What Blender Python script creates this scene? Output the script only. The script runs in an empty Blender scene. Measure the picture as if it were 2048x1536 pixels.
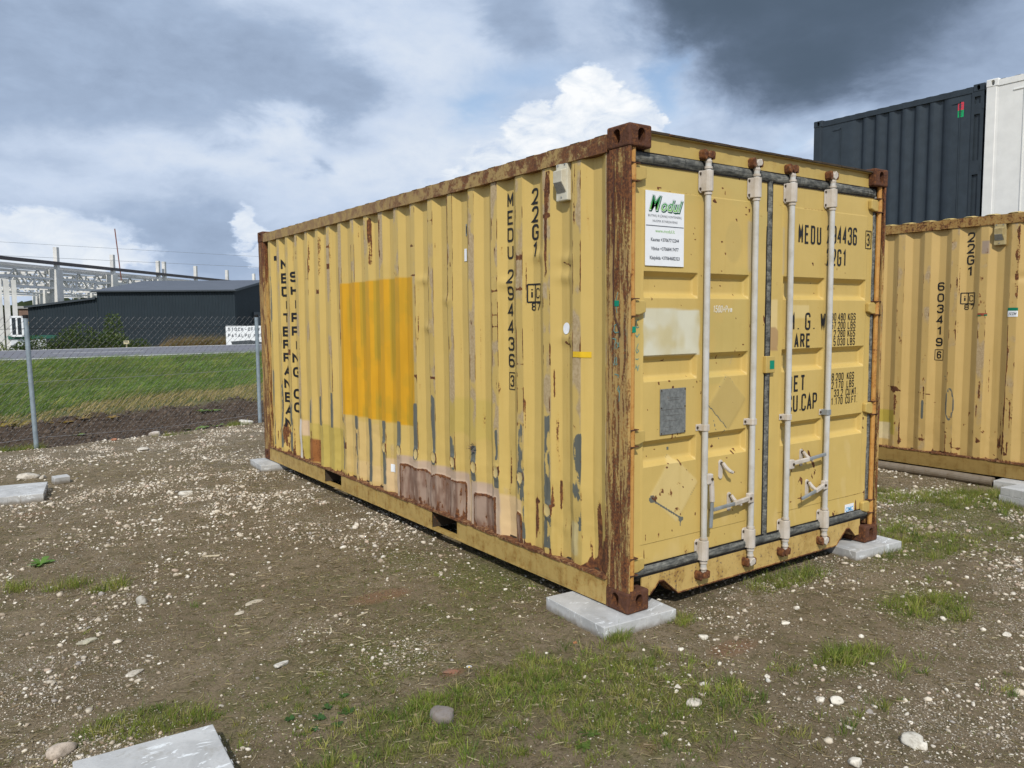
import bpy, bmesh, math, random
import numpy as np
from mathutils import Vector, Matrix
R_ = math.radians
random.seed(7)
rng = np.random.default_rng(11)
scene = bpy.context.scene
COL = scene.collection

# ------------------------------------------------------------------ camera
CAM = np.array([-2.86414557, -3.00025062, 1.59324034])
YAW, PIT, ROL = 0.614541213, -0.0827498237, -0.00789386334
fw = np.array([math.sin(YAW)*math.cos(PIT), math.cos(YAW)*math.cos(PIT), math.sin(PIT)])
rt = np.array([math.cos(YAW), -math.sin(YAW), 0.0]); up = np.cross(rt, fw)
c_, s_ = math.cos(ROL), math.sin(ROL)
rt2 = c_*rt + s_*up; up2 = -s_*rt + c_*up
cd = bpy.data.cameras.new("camera"); cam = bpy.data.objects.new("camera", cd); COL.objects.link(cam)
cam.matrix_world = Matrix(((rt2[0], up2[0], -fw[0], CAM[0]), (rt2[1], up2[1], -fw[1], CAM[1]),
                           (rt2[2], up2[2], -fw[2], CAM[2]), (0, 0, 0, 1)))
cd.sensor_fit = 'HORIZONTAL'; cd.sensor_width = 36.0; cd.lens = 36.0*1573.433/2048.0
cd.clip_start = 0.05; cd.clip_end = 3000
scene.camera = cam

# ------------------------------------------------------------------ exposure and sun
scene.view_settings.view_transform = 'Standard'
scene.view_settings.look = 'None'
scene.view_settings.exposure = 0.07
scene.view_settings.gamma = 1.0
scene.view_settings.use_curve_mapping = False
SUN_AZ, SUN_EL = 218.0, 42.0
sd = bpy.data.lights.new("sun", 'SUN'); sd.energy = 3.3; sd.angle = R_(0.6); sd.color = (1.0, 0.955, 0.88)
sun = bpy.data.objects.new("sun", sd); COL.objects.link(sun)
sv = Vector((math.sin(R_(SUN_AZ))*math.cos(R_(SUN_EL)), math.cos(R_(SUN_AZ))*math.cos(R_(SUN_EL)), math.sin(R_(SUN_EL))))
sun.rotation_euler = sv.to_track_quat('Z', 'Y').to_euler(); sun.location = (0, 0, 30)

# ------------------------------------------------------------------ node helper
class NT:
    def __init__(s, tree):
        s.t = tree; s.n = tree.nodes; s.l = tree.links
    def put(s, sock, v):
        if v is None: return
        if isinstance(v, (bpy.types.NodeSocket,)): s.l.new(v, sock)
        elif isinstance(v, (tuple, list)):
            if len(v) == 3 and sock.type == 'RGBA': v = (*v, 1)
            sock.default_value = v
        else: sock.default_value = v
    def m(s, op, a, b=None, c=None, clamp=False):
        nd = s.n.new('ShaderNodeMath'); nd.operation = op; nd.use_clamp = clamp
        s.put(nd.inputs[0], a); s.put(nd.inputs[1], b); s.put(nd.inputs[2], c)
        return nd.outputs[0]
    def add(s, a, b): return s.m('ADD', a, b)
    def sub(s, a, b): return s.m('SUBTRACT', a, b)
    def mul(s, a, b): return s.m('MULTIPLY', a, b)
    def vm(s, op, a, b=None, sc=None):
        nd = s.n.new('ShaderNodeVectorMath'); nd.operation = op
        s.put(nd.inputs[0], a); s.put(nd.inputs[1], b)
        if sc is not None: s.put(nd.inputs['Scale'], sc)
        return nd.outputs[0]
    def step(s, x, lo, hi, a=0.0, b=1.0):
        nd = s.n.new('ShaderNodeMapRange'); nd.interpolation_type = 'SMOOTHSTEP'
        s.put(nd.inputs['Value'], x); s.put(nd.inputs['From Min'], lo); s.put(nd.inputs['From Max'], hi)
        s.put(nd.inputs['To Min'], a); s.put(nd.inputs['To Max'], b)
        return nd.outputs[0]
    def lin(s, x, lo, hi, a=0.0, b=1.0):
        nd = s.n.new('ShaderNodeMapRange')
        s.put(nd.inputs['Value'], x); s.put(nd.inputs['From Min'], lo); s.put(nd.inputs['From Max'], hi)
        s.put(nd.inputs['To Min'], a); s.put(nd.inputs['To Max'], b)
        return nd.outputs[0]
    def mix(s, f, a, b, mode='MIX'):
        nd = s.n.new('ShaderNodeMix'); nd.data_type = 'RGBA'; nd.blend_type = mode
        s.put(nd.inputs[0], f); s.put(nd.inputs[6], a); s.put(nd.inputs[7], b)
        return nd.outputs[2]
    def noise(s, vec, scale, detail=4, rough=0.55, dist=0.0, out=0):
        nd = s.n.new('ShaderNodeTexNoise'); s.put(nd.inputs['Vector'], vec)
        nd.inputs['Scale'].default_value = scale; nd.inputs['Detail'].default_value = detail
        nd.inputs['Roughness'].default_value = rough; nd.inputs['Distortion'].default_value = dist
        return nd.outputs[out]
    def voro(s, vec, scale, feature='F1', out='Distance', rnd=1.0):
        nd = s.n.new('ShaderNodeTexVoronoi'); s.put(nd.inputs['Vector'], vec); nd.feature = feature
        nd.inputs['Scale'].default_value = scale; nd.inputs['Randomness'].default_value = rnd
        return nd.outputs[out]
    def ramp(s, f, stops, interp='LINEAR'):
        nd = s.n.new('ShaderNodeValToRGB'); s.put(nd.inputs[0], f); cr = nd.color_ramp; cr.interpolation = interp
        cr.elements[0].position = stops[0][0]; cr.elements[0].color = (*stops[0][1], 1)
        cr.elements[1].position = stops[-1][0]; cr.elements[1].color = (*stops[-1][1], 1)
        for p, c in stops[1:-1]:
            e = cr.elements.new(p); e.color = (*c, 1)
        return nd.outputs[0]
    def attr(s, name, out='Color'):
        nd = s.n.new('ShaderNodeAttribute'); nd.attribute_name = name
        return nd.outputs[out]
    def sep(s, c):
        nd = s.n.new('ShaderNodeSeparateXYZ'); s.put(nd.inputs[0], c); return nd.outputs
    def comb(s, x, y, z):
        nd = s.n.new('ShaderNodeCombineXYZ'); s.put(nd.inputs[0], x); s.put(nd.inputs[1], y); s.put(nd.inputs[2], z)
        return nd.outputs[0]
    def bump(s, h, strength=0.3, dist=0.01, normal=None):
        nd = s.n.new('ShaderNodeBump'); nd.inputs['Strength'].default_value = strength
        nd.inputs['Distance'].default_value = dist; s.put(nd.inputs['Height'], h); s.put(nd.inputs['Normal'], normal)
        return nd.outputs[0]

def new_mat(name):
    m = bpy.data.materials.new(name); m.use_nodes = True
    t = NT(m.node_tree); b = m.node_tree.nodes['Principled BSDF']
    b.inputs['Specular IOR Level'].default_value = 0.35
    return m, t, b

# ------------------------------------------------------------------ world sky with clouds
world = bpy.data.worlds.new("World"); scene.world = world; world.use_nodes = True
wt = NT(world.node_tree); wt.n.clear()
sky = wt.n.new('ShaderNodeTexSky'); sky.sky_type = 'NISHITA'; sky.sun_disc = False
sky.sun_elevation = R_(SUN_EL); sky.sun_rotation = R_(SUN_AZ); sky.air_density = 1.0; sky.dust_density = 1.0
tc = wt.n.new('ShaderNodeTexCoord'); D = wt.vm('NORMALIZE', tc.outputs['Generated'])
dx, dy, dz = wt.sep(D)
RAD = 180/math.pi
az = wt.mul(wt.m('ARCTAN2', dx, dy), RAD)
el = wt.mul(wt.m('ARCSINE', dz), RAD)
DV = wt.vm('MULTIPLY', D, (1.0, 1.0, 2.0))
wn = wt.noise(DV, 7.0, 6, 0.6, 0.3, out=1)
wx, wy, wz = wt.sep(wt.vm('SUBTRACT', wn, (0.5, 0.5, 0.5)))
wn2 = wt.noise(wt.vm('ADD', DV, (3.1, 1.7, 0.4)), 26.0, 5, 0.6, 0.0, out=1)
ux, uy, uz = wt.sep(wt.vm('SUBTRACT', wn2, (0.5, 0.5, 0.5)))
azs = wt.add(az, wt.mul(wx, 9.0)); els = wt.add(el, wt.mul(wy, 5.0))          # soft clouds: broad warp
azc = wt.add(wt.add(az, wt.mul(wx, 3.5)), wt.mul(ux, 3.6)); elc = wt.add(wt.add(el, wt.mul(wy, 3.0)), wt.mul(uy, 3.2))  # cumulus: fine warp
def blob(A, E, a0, e0, ra, re, w=1.0, p=1.0):
    u = wt.m('DIVIDE', wt.sub(A, a0), ra); v = wt.m('DIVIDE', wt.sub(E, e0), re)
    d = wt.add(wt.mul(u, u), wt.mul(v, v))
    if p != 1.0: d = wt.m('POWER', d, p)
    return wt.mul(wt.m('EXPONENT', wt.mul(d, -1.0)), w)
f1 = wt.noise(wt.vm('ADD', DV, (0.3, 5.2, 1.0)), 3.2, 8, 0.55, 0.4)
f2 = wt.noise(wt.vm('ADD', DV, (7.3, 2.2, 4.0)), 11.0, 7, 0.6, 0.2)
f3 = wt.noise(wt.vm('ADD', DV, (2.3, 9.2, 4.4)), 42.0, 5, 0.6, 0.2)
G = wt.add(wt.mul(f1, 0.55), wt.mul(f2, 0.45))
gb = wt.m('ADD', G, -0.03)
for a0, e0, ra, re, w, p in [(7, 17.0, 14, 3.8, .20, 1.2), (19, 16.6, 7, 2.8, .15, 1.2), (23.5, 15.0, 2.3, 1.5, .14, 1), (21.3, 10.6, 1.1, 1.0, .22, 1), (18.4, 11.6, .9, .7, .20, 1), (13.5, 5.4, 4.2, 2.4, .20, 1), (52, 9.5, 9, 2.2, .10, 1),
                             (68, 16, 8, 4.5, .36, 1.3), (35.2, 19.8, 2.2, 2.8, .20, 1), (27.5, 8.0, 2.5, 1.2, .10, 1), (12, 11.2, 8, 1.2, -.15, 1), (19.4, 12.9, 2.4, 2.2, -.24, 1), (24.0, 9.8, 4, 1.5, -.15, 1), (31, 12, 5, 3, -.14, 1),
                             (28, 18.3, 5, 3.0, -.12, 1), (36, 9, 6, 3, -.22, 1), (58.5, 11.2, 4, .8, -.20, 1), (63.5, 12.4, 2.5, .6, -.15, 1), (34, 17, 5, 1.5, -.12, 1), (5, 8.3, 8, 1.6, -.06, 1)]:
    gb = wt.add(gb, blob(azs, els, a0, e0, ra, re, w, p))
greym = wt.step(gb, .345, .67)
tone = wt.sub(0.745, wt.mul(greym, 0.265))
tone = wt.add(tone, wt.mul(wt.sub(f2, 0.5), 0.30)); tone = wt.add(tone, wt.mul(wt.sub(f3, 0.5), 0.07))
db = wt.mul(wt.sub(f1, .5), .45); db = wt.add(db, wt.mul(wt.sub(f2, .5), .30))
for a0, e0, ra, re, w, p in [(56.0, 20.6, 11.5, 6.9, 1.05, 1.7), (53.5, 14.8, 5.2, 2.2, .36, 1.2), (47.5, 20.5, 4, 3.5, .25, 1.2), (66, 24, 9, 4, .5, 1.2)]:
    db = wt.add(db, blob(azs, els, a0, e0, ra, re, w, p))
darkm = wt.step(db, .08, 1.20)
tone = wt.sub(tone, wt.mul(darkm, wt.sub(tone, .06)))
# sharp edged cumulus heads
cum = None
for a0, e0, ra, re in [(40.7, 14.6, 2.5, 2.6), (37.6, 12.6, 3.0, 2.4), (36.0, 10.2, 4.0, 3.0), (43.3, 12.4, 3.0, 2.8), (45.2, 13.0, 1.2, 1.5), (33.5, 9.0, 4.0, 2.2)]:
    u = wt.m('DIVIDE', wt.sub(azc, a0), ra); v = wt.m('DIVIDE', wt.sub(elc, e0), re)
    d = wt.m('SQRT', wt.add(wt.mul(u, u), wt.mul(v, v)))
    cum = d if cum is None else wt.m('MINIMUM', cum, d)
cumm = wt.step(cum, 1.12, 0.84)
low = None
for a0, e0, ra, re in [(3.0, 5.0, 7.2, 1.8), (8.3, 4.3, 2.8, 1.1), (17.0, 6.0, 1.1, 1.4), (18.6, 4.2, 2.4, 0.6), (59.5, 10.9, 2.4, .4)]:
    u = wt.m('DIVIDE', wt.sub(azc, a0), ra); v = wt.m('DIVIDE', wt.sub(elc, e0), re)
    d = wt.m('SQRT', wt.add(wt.mul(u, u), wt.mul(v, v)))
    low = d if low is None else wt.m('MINIMUM', low, d)
lowm = wt.mul(wt.step(low, 1.2, 0.70), 0.75)
bil = wt.noise(wt.vm('ADD', DV, (1.3, 1.2, 8.4)), 22.0, 7, 0.6, 0.5)
cshade = wt.add(0.90, wt.mul(wt.sub(bil, 0.5), 0.85))
cshade = wt.add(cshade, wt.mul(wt.step(el, 15.0, 9.0), -0.10))
cshade = wt.m('MINIMUM', cshade, 1.0)
lshade = wt.add(0.86, wt.mul(wt.sub(bil, 0.5), 0.5))
tone = wt.add(wt.mul(tone, wt.sub(1.0, lowm)), wt.mul(lshade, lowm))
tone = wt.add(wt.mul(tone, wt.sub(1.0, cumm)), wt.mul(cshade, cumm))
cloudcol = wt.ramp(tone, [(0.0, (.066, .098, .138)), (0.18, (.125, .170, .245)), (0.36, (.240, .310, .435)), (0.52, (.36, .455, .615)),
                          (0.68, (.55, .645, .80)), (0.84, (.76, .815, .885)), (1.0, (.93, .945, .96))])
hole = wt.mul(wt.step(f1, 0.34, 0.24), .5)
for a0, e0, ra, re, w in [(32.6, 14.6, 2.3, 1.1, 0.75), (46.3, 15.4, 1.3, 2.0, 0.85), (35, 16.3, 3, .8, .5), (54.6, 11.2, 1.2, .6, .35), (37.5, 17.2, 2.5, 1.0, .30)]:
    hole = wt.add(hole, blob(azs, els, a0, e0, ra, re, w))
hole = wt.mul(wt.m('MINIMUM', hole, 0.9), wt.sub(1.0, wt.m('MAXIMUM', cumm, lowm)))
bg1 = wt.n.new('ShaderNodeBackground'); wt.put(bg1.inputs[0], sky.outputs[0]); bg1.inputs[1].default_value = 0.13
bg2 = wt.n.new('ShaderNodeBackground'); wt.put(bg2.inputs[0], cloudcol); bg2.inputs[1].default_value = 1.0
mx = wt.n.new('ShaderNodeMixShader'); wt.put(mx.inputs[0], wt.sub(1.0, hole))
wt.l.new(bg1.outputs[0], mx.inputs[1]); wt.l.new(bg2.outputs[0], mx.inputs[2])
wo = wt.n.new('ShaderNodeOutputWorld'); wt.l.new(mx.outputs[0], wo.inputs[0])

# ------------------------------------------------------------------ scene helpers
def tag(o, label=None, cat=None, group=None, kind=None):
    if label: o['label'] = label
    if cat: o['category'] = cat
    if group: o['group'] = group
    if kind: o['kind'] = kind
    return o
def empty(name, loc=(0, 0, 0), rz=0.0, label=None, cat=None, group=None):
    o = bpy.data.objects.new(name, None); COL.objects.link(o); o.location = loc; o.rotation_euler = (0, 0, rz)
    o.empty_display_size = 0.2
    return tag(o, label, cat, group)
def link(name, me, mat=None, parent=None, smooth=False, loc=None):
    o = bpy.data.objects.new(name, me); COL.objects.link(o)
    if mat is not None and not me.materials: me.materials.append(mat)
    if parent is not None: o.parent = parent
    if loc is not None: o.location = loc
    if smooth: me.polygons.foreach_set('use_smooth', [True]*len(me.polygons))
    return o
def np_mesh(name, V, F):
    """V (n,3), F (m,k) k=3 or 4"""
    me = bpy.data.meshes.new(name); V = np.asarray(V, dtype=np.float32); F = np.asarray(F, dtype=np.int32)
    k = F.shape[1]
    me.vertices.add(len(V)); me.vertices.foreach_set('co', V.ravel())
    me.loops.add(F.size); me.loops.foreach_set('vertex_index', F.ravel())
    me.polygons.add(len(F)); me.polygons.foreach_set('loop_start', np.arange(0, F.size, k, dtype=np.int32))
    me.update(calc_edges=True); me.validate(verbose=False)
    return me
def set_attr(me, name, A):
    a = me.attributes.new(name, 'FLOAT_COLOR', 'POINT')
    A = np.asarray(A, dtype=np.float32)
    if A.shape[1] == 3: A = np.hstack([A, np.ones((len(A), 1), np.float32)])
    a.data.foreach_set('color', A.ravel())
def grid_faces(nu, nv):
    i = np.arange(nu-1)[:, None]*nv + np.arange(nv-1)[None, :]
    i = i.ravel(); return np.stack([i, i+nv, i+nv+1, i+1], 1)
_lat = np.random.default_rng(5).random((256, 256)).astype(np.float32)
def vn(x, y, s, seed=0):
    x = x*s + seed*17.31; y = y*s + seed*7.77
    xi = np.floor(x).astype(int); yi = np.floor(y).astype(int); fx = x-xi; fy = y-yi
    fx = fx*fx*(3-2*fx); fy = fy*fy*(3-2*fy)
    a = _lat[xi % 256, yi % 256]; b = _lat[(xi+1) % 256, yi % 256]; c = _lat[xi % 256, (yi+1) % 256]; d = _lat[(xi+1) % 256, (yi+1) % 256]
    return (a*(1-fx)+b*fx)*(1-fy) + (c*(1-fx)+d*fx)*fy
def fbm(x, y, s, seed=0, o=4):
    r = 0; a = 1; t = 0
    for i in range(o):
        r = r + a*vn(x, y, s*(2**i), seed+i*3); t += a; a *= .5
    return r/t
def sst(x, a, b):
    t = np.clip((x-a)/(b-a), 0, 1); return t*t*(3-2*t)

class MB:
    def __init__(s): s.v = []; s.f = []
    def add(s, vs, fs):
        o = len(s.v); s.v += [tuple(map(float, p)) for p in vs]; s.f += [tuple(o+i for i in f) for f in fs]; return s
    def box(s, x0, y0, z0, x1, y1, z1):
        return s.add([(x0,y0,z0),(x1,y0,z0),(x1,y1,z0),(x0,y1,z0),(x0,y0,z1),(x1,y0,z1),(x1,y1,z1),(x0,y1,z1)],
                     [(0,3,2,1),(4,5,6,7),(0,1,5,4),(1,2,6,5),(2,3,7,6),(3,0,4,7)])
    def obox(s, c, u, v, w):
        c = np.array(c, float); u = np.array(u, float); v = np.array(v, float); w = np.array(w, float)
        P = [c+a*u+b*v+d*w for d in (-1, 1) for b in (-1, 1) for a in (-1, 1)]
        return s.add(P, [(0,2,3,1),(4,5,7,6),(0,1,5,4),(1,3,7,5),(3,2,6,7),(2,0,4,6)])
    def bar(s, a, b, w, h=None, upv=(0, 0, 1)):
        a = np.array(a, float); b = np.array(b, float); d = (b-a); L = np.linalg.norm(d); d = d/L
        upv = np.array(upv, float)
        if abs(d@upv) > .98: upv = np.array([1., 0, 0])
        r = np.cross(d, upv); r /= np.linalg.norm(r); u = np.cross(r, d)
        return s.obox((a+b)/2, d*L/2, r*w/2, u*(h or w)/2)
    def tube(s, pts, r, n=8, cap=True):
        pts = [np.array(p, float) for p in pts]; m = len(pts); rr = r if hasattr(r, '__len__') else [r]*m
        ring = []; pr = None
        for i, p in enumerate(pts):
            d = pts[min(i+1, m-1)]-pts[max(i-1, 0)]; d = d/(np.linalg.norm(d)+1e-12)
            if pr is None:
                h = np.array([0, 0, 1.]) if abs(d[2]) < .9 else np.array([1., 0, 0]); pr = np.cross(d, h)
            pr = pr-(pr@d)*d; pr /= np.linalg.norm(pr); q = np.cross(d, pr)
            ring += [p+rr[i]*(math.cos(2*math.pi*k/n)*pr+math.sin(2*math.pi*k/n)*q) for k in range(n)]
        F = [(i*n+k, i*n+(k+1) % n, (i+1)*n+(k+1) % n, (i+1)*n+k) for i in range(m-1) for k in range(n)]
        if cap: F += [tuple(range(n-1, -1, -1)), tuple((m-1)*n+k for k in range(n))]
        return s.add(ring, F)
    def prism(s, poly, a, b, ax='z'):
        """closed polygon (2D) extruded from a to b along ax"""
        n = len(poly)
        def P(p, t): return {'z': (p[0], p[1], t), 'y': (p[0], t, p[1]), 'x': (t, p[0], p[1])}[ax]
        V = [P(p, a) for p in poly]+[P(p, b) for p in poly]
        return s.add(V, [(i, (i+1) % n, n+(i+1) % n, n+i) for i in range(n)]+[tuple(range(n-1, -1, -1)), tuple(range(n, 2*n))])
    def mesh(s, name, recalc=True):
        me = bpy.data.meshes.new(name); me.from_pydata(s.v, [], s.f); me.update()
        if recalc:
            bm = bmesh.new(); bm.from_mesh(me); bmesh.ops.recalc_face_normals(bm, faces=bm.faces); bm.to_mesh(me); bm.free()
        return me
    def build(s, name, mat, parent=None, bevel=0, smooth=False, segs=2, loc=None):
        o = link(name, s.mesh(name), mat, parent, smooth, loc)
        if bevel:
            b = o.modifiers.new('bevel', 'BEVEL'); b.width = bevel; b.segments = segs; b.limit_method = 'ANGLE'; b.angle_limit = R_(40)
        return o
def stadium(w, h, n=8):
    r = w/2; k = h/2-r; P = []
    for i in range(n+1): t = math.pi*i/n; P.append((r*math.cos(t), k+r*math.sin(t)))
    for i in range(n+1): t = math.pi+math.pi*i/n; P.append((r*math.cos(t), -k+r*math.sin(t)))
    return P
def rotl(P, a, cx=0, cy=0):
    c, s = math.cos(a), math.sin(a); return [(cx+c*x-s*y, cy+s*x+c*y) for x, y in P]

# ------------------------------------------------------------------ materials
def painted_mat(name, rough=0.5, spots=1.0, streak=0.5, bump=0.25):
    """paint + rust + scrape driven by the mesh attributes Col (paint colour) and Msk (rust, scrape, dirt)"""
    m, t, b = new_mat(name)
    oc = t.n.new('ShaderNodeTexCoord').outputs['Object']
    col = t.attr('Col'); msk = t.sep(t.attr('Msk'))
    nf = t.noise(oc, 55, 6, 0.65); nm = t.noise(oc, 9, 5, 0.6); nl = t.noise(oc, 1.7, 4, 0.6)
    st = t.noise(t.vm('MULTIPLY', oc, (26, 26, 1.6)), 1.0, 5, 0.6)
    c = t.mix(t.mul(t.step(nl, .35, .7), .35), col, t.mix(1.0, col, (.86, .86, .80), 'MULTIPLY'))
    c = t.mix(t.mul(t.step(st, .5, .75), streak), c, t.mix(1.0, c, (.88, .84, .72), 'MULTIPLY'))
    c = t.mix(t.mul(t.step(nf, .52, .72), .16), c, t.mix(1.0, c, (1.18, 1.15, 1.1), 'MULTIPLY'))
    d = t.step(t.add(msk[2], t.mul(t.sub(nm, .5), .9)), .42, .75)
    c = t.mix(t.mul(d, .75), c, t.mix(t.step(nf, .4, .6), (.34, .25, .155), (.46, .36, .24)))
    s = t.step(t.add(msk[1], t.add(t.mul(t.sub(nf, .5), .45), t.mul(t.sub(st, .5), .25))), .46, .56)
    c = t.mix(s, c, t.mix(st, (.062, .068, .062), (.190, .195, .160)))
    sp = t.step(t.add(nf, t.mul(t.sub(nm, .5), .8)), .785, .83)
    rr = t.add(msk[0], t.add(t.mul(t.sub(nf, .5), .75), t.mul(t.sub(nm, .5), .55)))
    halo = t.step(rr, .30, .62)
    r = t.m('MAXIMUM', t.step(rr, .47, .60), t.mul(sp, spots))
    rc = t.ramp(t.noise(oc, 38, 5, .7), [(.25, (.028, .012, .008)), (.45, (.095, .036, .016)), (.62, (.21, .082, .026)), (.8, (.36, .17, .06))])
    c = t.mix(t.mul(halo, .35), c, t.mix(1.0, c, (.80, .55, .28), 'MULTIPLY'))
    c = t.mix(r, c, rc)
    t.put(b.inputs['Base Color'], c)
    t.put(b.inputs['Roughness'], t.mix(r, (rough,)*3, (.92,)*3))
    h = t.add(t.mul(r, -.5), t.add(t.mul(s, -.35), t.mul(nm, .35)))
    t.put(b.inputs['Normal'], t.bump(h, bump, .004))
    return m
def paint(name, col, rust=0.12, rough=.5, spots=1.0, dark=(.028, .012, .008), bump=.4, light=(.36, .17, .06), grime=.3, chips=None):
    m, t, b = new_mat(name)
    oc = t.n.new('ShaderNodeTexCoord').outputs['Object']
    nf = t.noise(oc, 60, 6, 0.65); nm = t.noise(oc, 11, 5, 0.6)
    st = t.noise(t.vm('MULTIPLY', oc, (30, 30, 1.8)), 1.0, 5, 0.65)
    c = t.mix(t.mul(t.step(nm, .4, .7), grime), col, t.mix(1.0, col, (.70, .66, .58), 'MULTIPLY'))
    c = t.mix(t.mul(t.step(st, .5, .8), grime), c, t.mix(1.0, c, (.72, .65, .52), 'MULTIPLY'))
    if chips:
        c = t.mix(t.step(t.add(nf, t.mul(t.sub(st, .5), .5)), .60, .66), c, chips)
    rr = t.add(t.add(t.mul(nf, .55), t.mul(nm, .35)), t.mul(st, .30))
    thr = 0.92-rust*0.75
    r = t.step(rr, thr-.02, thr+.05)
    halo = t.mul(t.step(rr, thr-.14, thr), .5)
    rc = t.ramp(t.noise(oc, 36, 5, .7), [(.25, dark), (.45, (.095, .036, .016)), (.62, (.21, .082, .026)), (.8, light)])
    c = t.mix(halo, c, t.mix(1.0, c, (.78, .52, .26), 'MULTIPLY'))
    c = t.mix(t.mul(r, spots), c, rc)
    t.put(b.inputs['Base Color'], c); t.put(b.inputs['Roughness'], t.mix(r, (rough,)*3, (.92,)*3))
    t.put(b.inputs['Normal'], t.bump(t.add(t.mul(r, -.6), t.mul(nf, .5)), bump, .004))
    return m
def plain(name, col, rough=.6, var=.15, scale=20, metal=0.0, bump=.1):
    m, t, b = new_mat(name)
    oc = t.n.new('ShaderNodeTexCoord').outputs['Object']
    n = t.noise(oc, scale, 5, .6)
    t.put(b.inputs['Base Color'], t.mix(t.step(n, .3, .7), tuple(x*(1-var) for x in col), tuple(min(1, x*(1+var)) for x in col)))
    b.inputs['Roughness'].default_value = rough; b.inputs['Metallic'].default_value = metal
    if bump: t.put(b.inputs['Normal'], t.bump(n, bump, .004))
    return m
YEL = (.560, .400, .125)
YEL2 = (.50, .345, .110)
M = {}
M['side'] = painted_mat('weathered yellow side paint')
M['door'] = painted_mat('weathered yellow door paint', spots=.8, streak=.3)
M['yellow'] = paint('yellow steel paint', (.50, .36, .110), .16)
M['yellow_rail'] = paint('yellow rail paint', (.43, .30, .10), .26, grime=.75)
M['rail_rust'] = paint('rusty rail paint', (.38, .24, .09), .52)
def post_mat():
    m, t, b = new_mat('scraped rusty corner post')
    oc = t.n.new('ShaderNodeTexCoord').outputs['Object']
    a = t.noise(t.vm('MULTIPLY', oc, (38, 38, 3.2)), 1.0, 6, .65, .5); bb = t.noise(t.vm('MULTIPLY', oc, (16, 16, 5)), 1.0, 5, .6, .8); f = t.noise(oc, 70, 6, .7); l = t.noise(oc, 2.3, 3, .5)
    z = t.sep(oc)[2]
    c = t.mix(t.step(bb, .35, .65), (.42, .28, .095), (.33, .215, .085))
    c = t.mix(t.mul(t.step(t.add(a, t.mul(t.sub(l, .5), .9)), .56, .66), .75), c, (.145, .150, .105))
    o = t.step(t.add(t.mul(a, .55), t.mul(f, .45)), .46, .58); c = t.mix(t.mul(o, .75), c, (.37, .165, .042))
    r = t.step(t.add(t.add(t.mul(a, .6), t.mul(f, .25)), t.add(t.mul(bb, .25), t.add(t.mul(t.step(z, 1.75, 2.4), .10), t.mul(t.step(z, 1.15, .5), .05)))), .548, .612)
    c = t.mix(r, c, t.ramp(f, [(.3, (.035, .014, .010)), (.47, (.10, .036, .016)), (.62, (.22, .085, .026))]))
    t.put(b.inputs['Base Color'], c); b.inputs['Roughness'].default_value = .8; t.put(b.inputs['Normal'], t.bump(t.add(t.mul(r, -.7), t.add(t.mul(a, .8), t.mul(f, .4))), .8, .006)); return m
M['post'] = post_mat()
def rail_mat():
    m, t, b = new_mat('top rail, rustier towards the door end')
    oc = t.n.new('ShaderNodeTexCoord').outputs['Object']
    a = t.noise(t.vm('MULTIPLY', oc, (20, 9, 9)), 1.0, 6, .65, .5); f = t.noise(oc, 60, 6, .7); y = t.sep(oc)[1]
    c = t.mix(t.step(a, .4, .6), (.36, .245, .095), (.25, .155, .075))
    g = t.lin(y, 0.2, 3.6, .16, .0)
    r = t.step(t.add(t.add(t.mul(a, .6), t.mul(f, .4)), g), .56, .66)
    c = t.mix(r, c, t.ramp(f, [(.3, (.05, .020, .012)), (.5, (.13, .052, .022)), (.7, (.25, .11, .035))]))
    t.put(b.inputs['Base Color'], c); b.inputs['Roughness'].default_value = .8; t.put(b.inputs['Normal'], t.bump(t.add(t.mul(r, -.5), f), .6, .005)); return m
M['rail_top_main'] = rail_mat()
M['bar'] = paint('rusty orange hinge bar paint', (.50, .27, .075), .30, bump=.5)
M['flange'] = paint('rusty rail flange', (.34, .22, .12), .50, rough=.85, grime=.8, light=(.30, .15, .09))
M['cast'] = paint('rusty cast steel', (.105, .048, .030), .42, rough=.85, light=(.22, .10, .05), bump=.8, grime=.7)
M['rod'] = paint('chalky white bar paint', (.52, .515, .49), .04, rough=.45, grime=.55)
M['bracket'] = paint('dirty white bracket paint', (.54, .49, .43), .12, rough=.6, grime=.6)
M['zinc'] = paint('dull galvanised steel', (.24, .26, .27), .05, rough=.5, grime=.7)
M['cam'] = paint('rusted lock fittings', (.30, .19, .13), .55, rough=.85, bump=.9)
M['black'] = plain('container lettering black', (.012, .012, .013), .55, .2)
M['void'] = plain('dark void', (.012, .010, .009), .9)
M['under'] = paint('dark underframe steel', (.06, .045, .03), .3, rough=.9)
M['white'] = plain('white vinyl', (.78, .80, .82), .4, .02, bump=0)
M['tape_y'] = plain('yellow tape', (.72, .46, .02), .4, .05)
M['green'] = plain('green sticker', (.0, .22, .13), .4, .1)
M['grey_dark'] = plain('anthracite container paint', (.034, .046, .058), .45, .12, 6)
M['grey_dark2'] = plain('anthracite container frame paint', (.028, .038, .048), .45, .12, 6)
M['wht'] = plain('clean white container paint', (.76, .76, .735), .5, .05, 4)
M['c2cast'] = paint('brown corner steel', (.20, .12, .06), .4)
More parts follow.
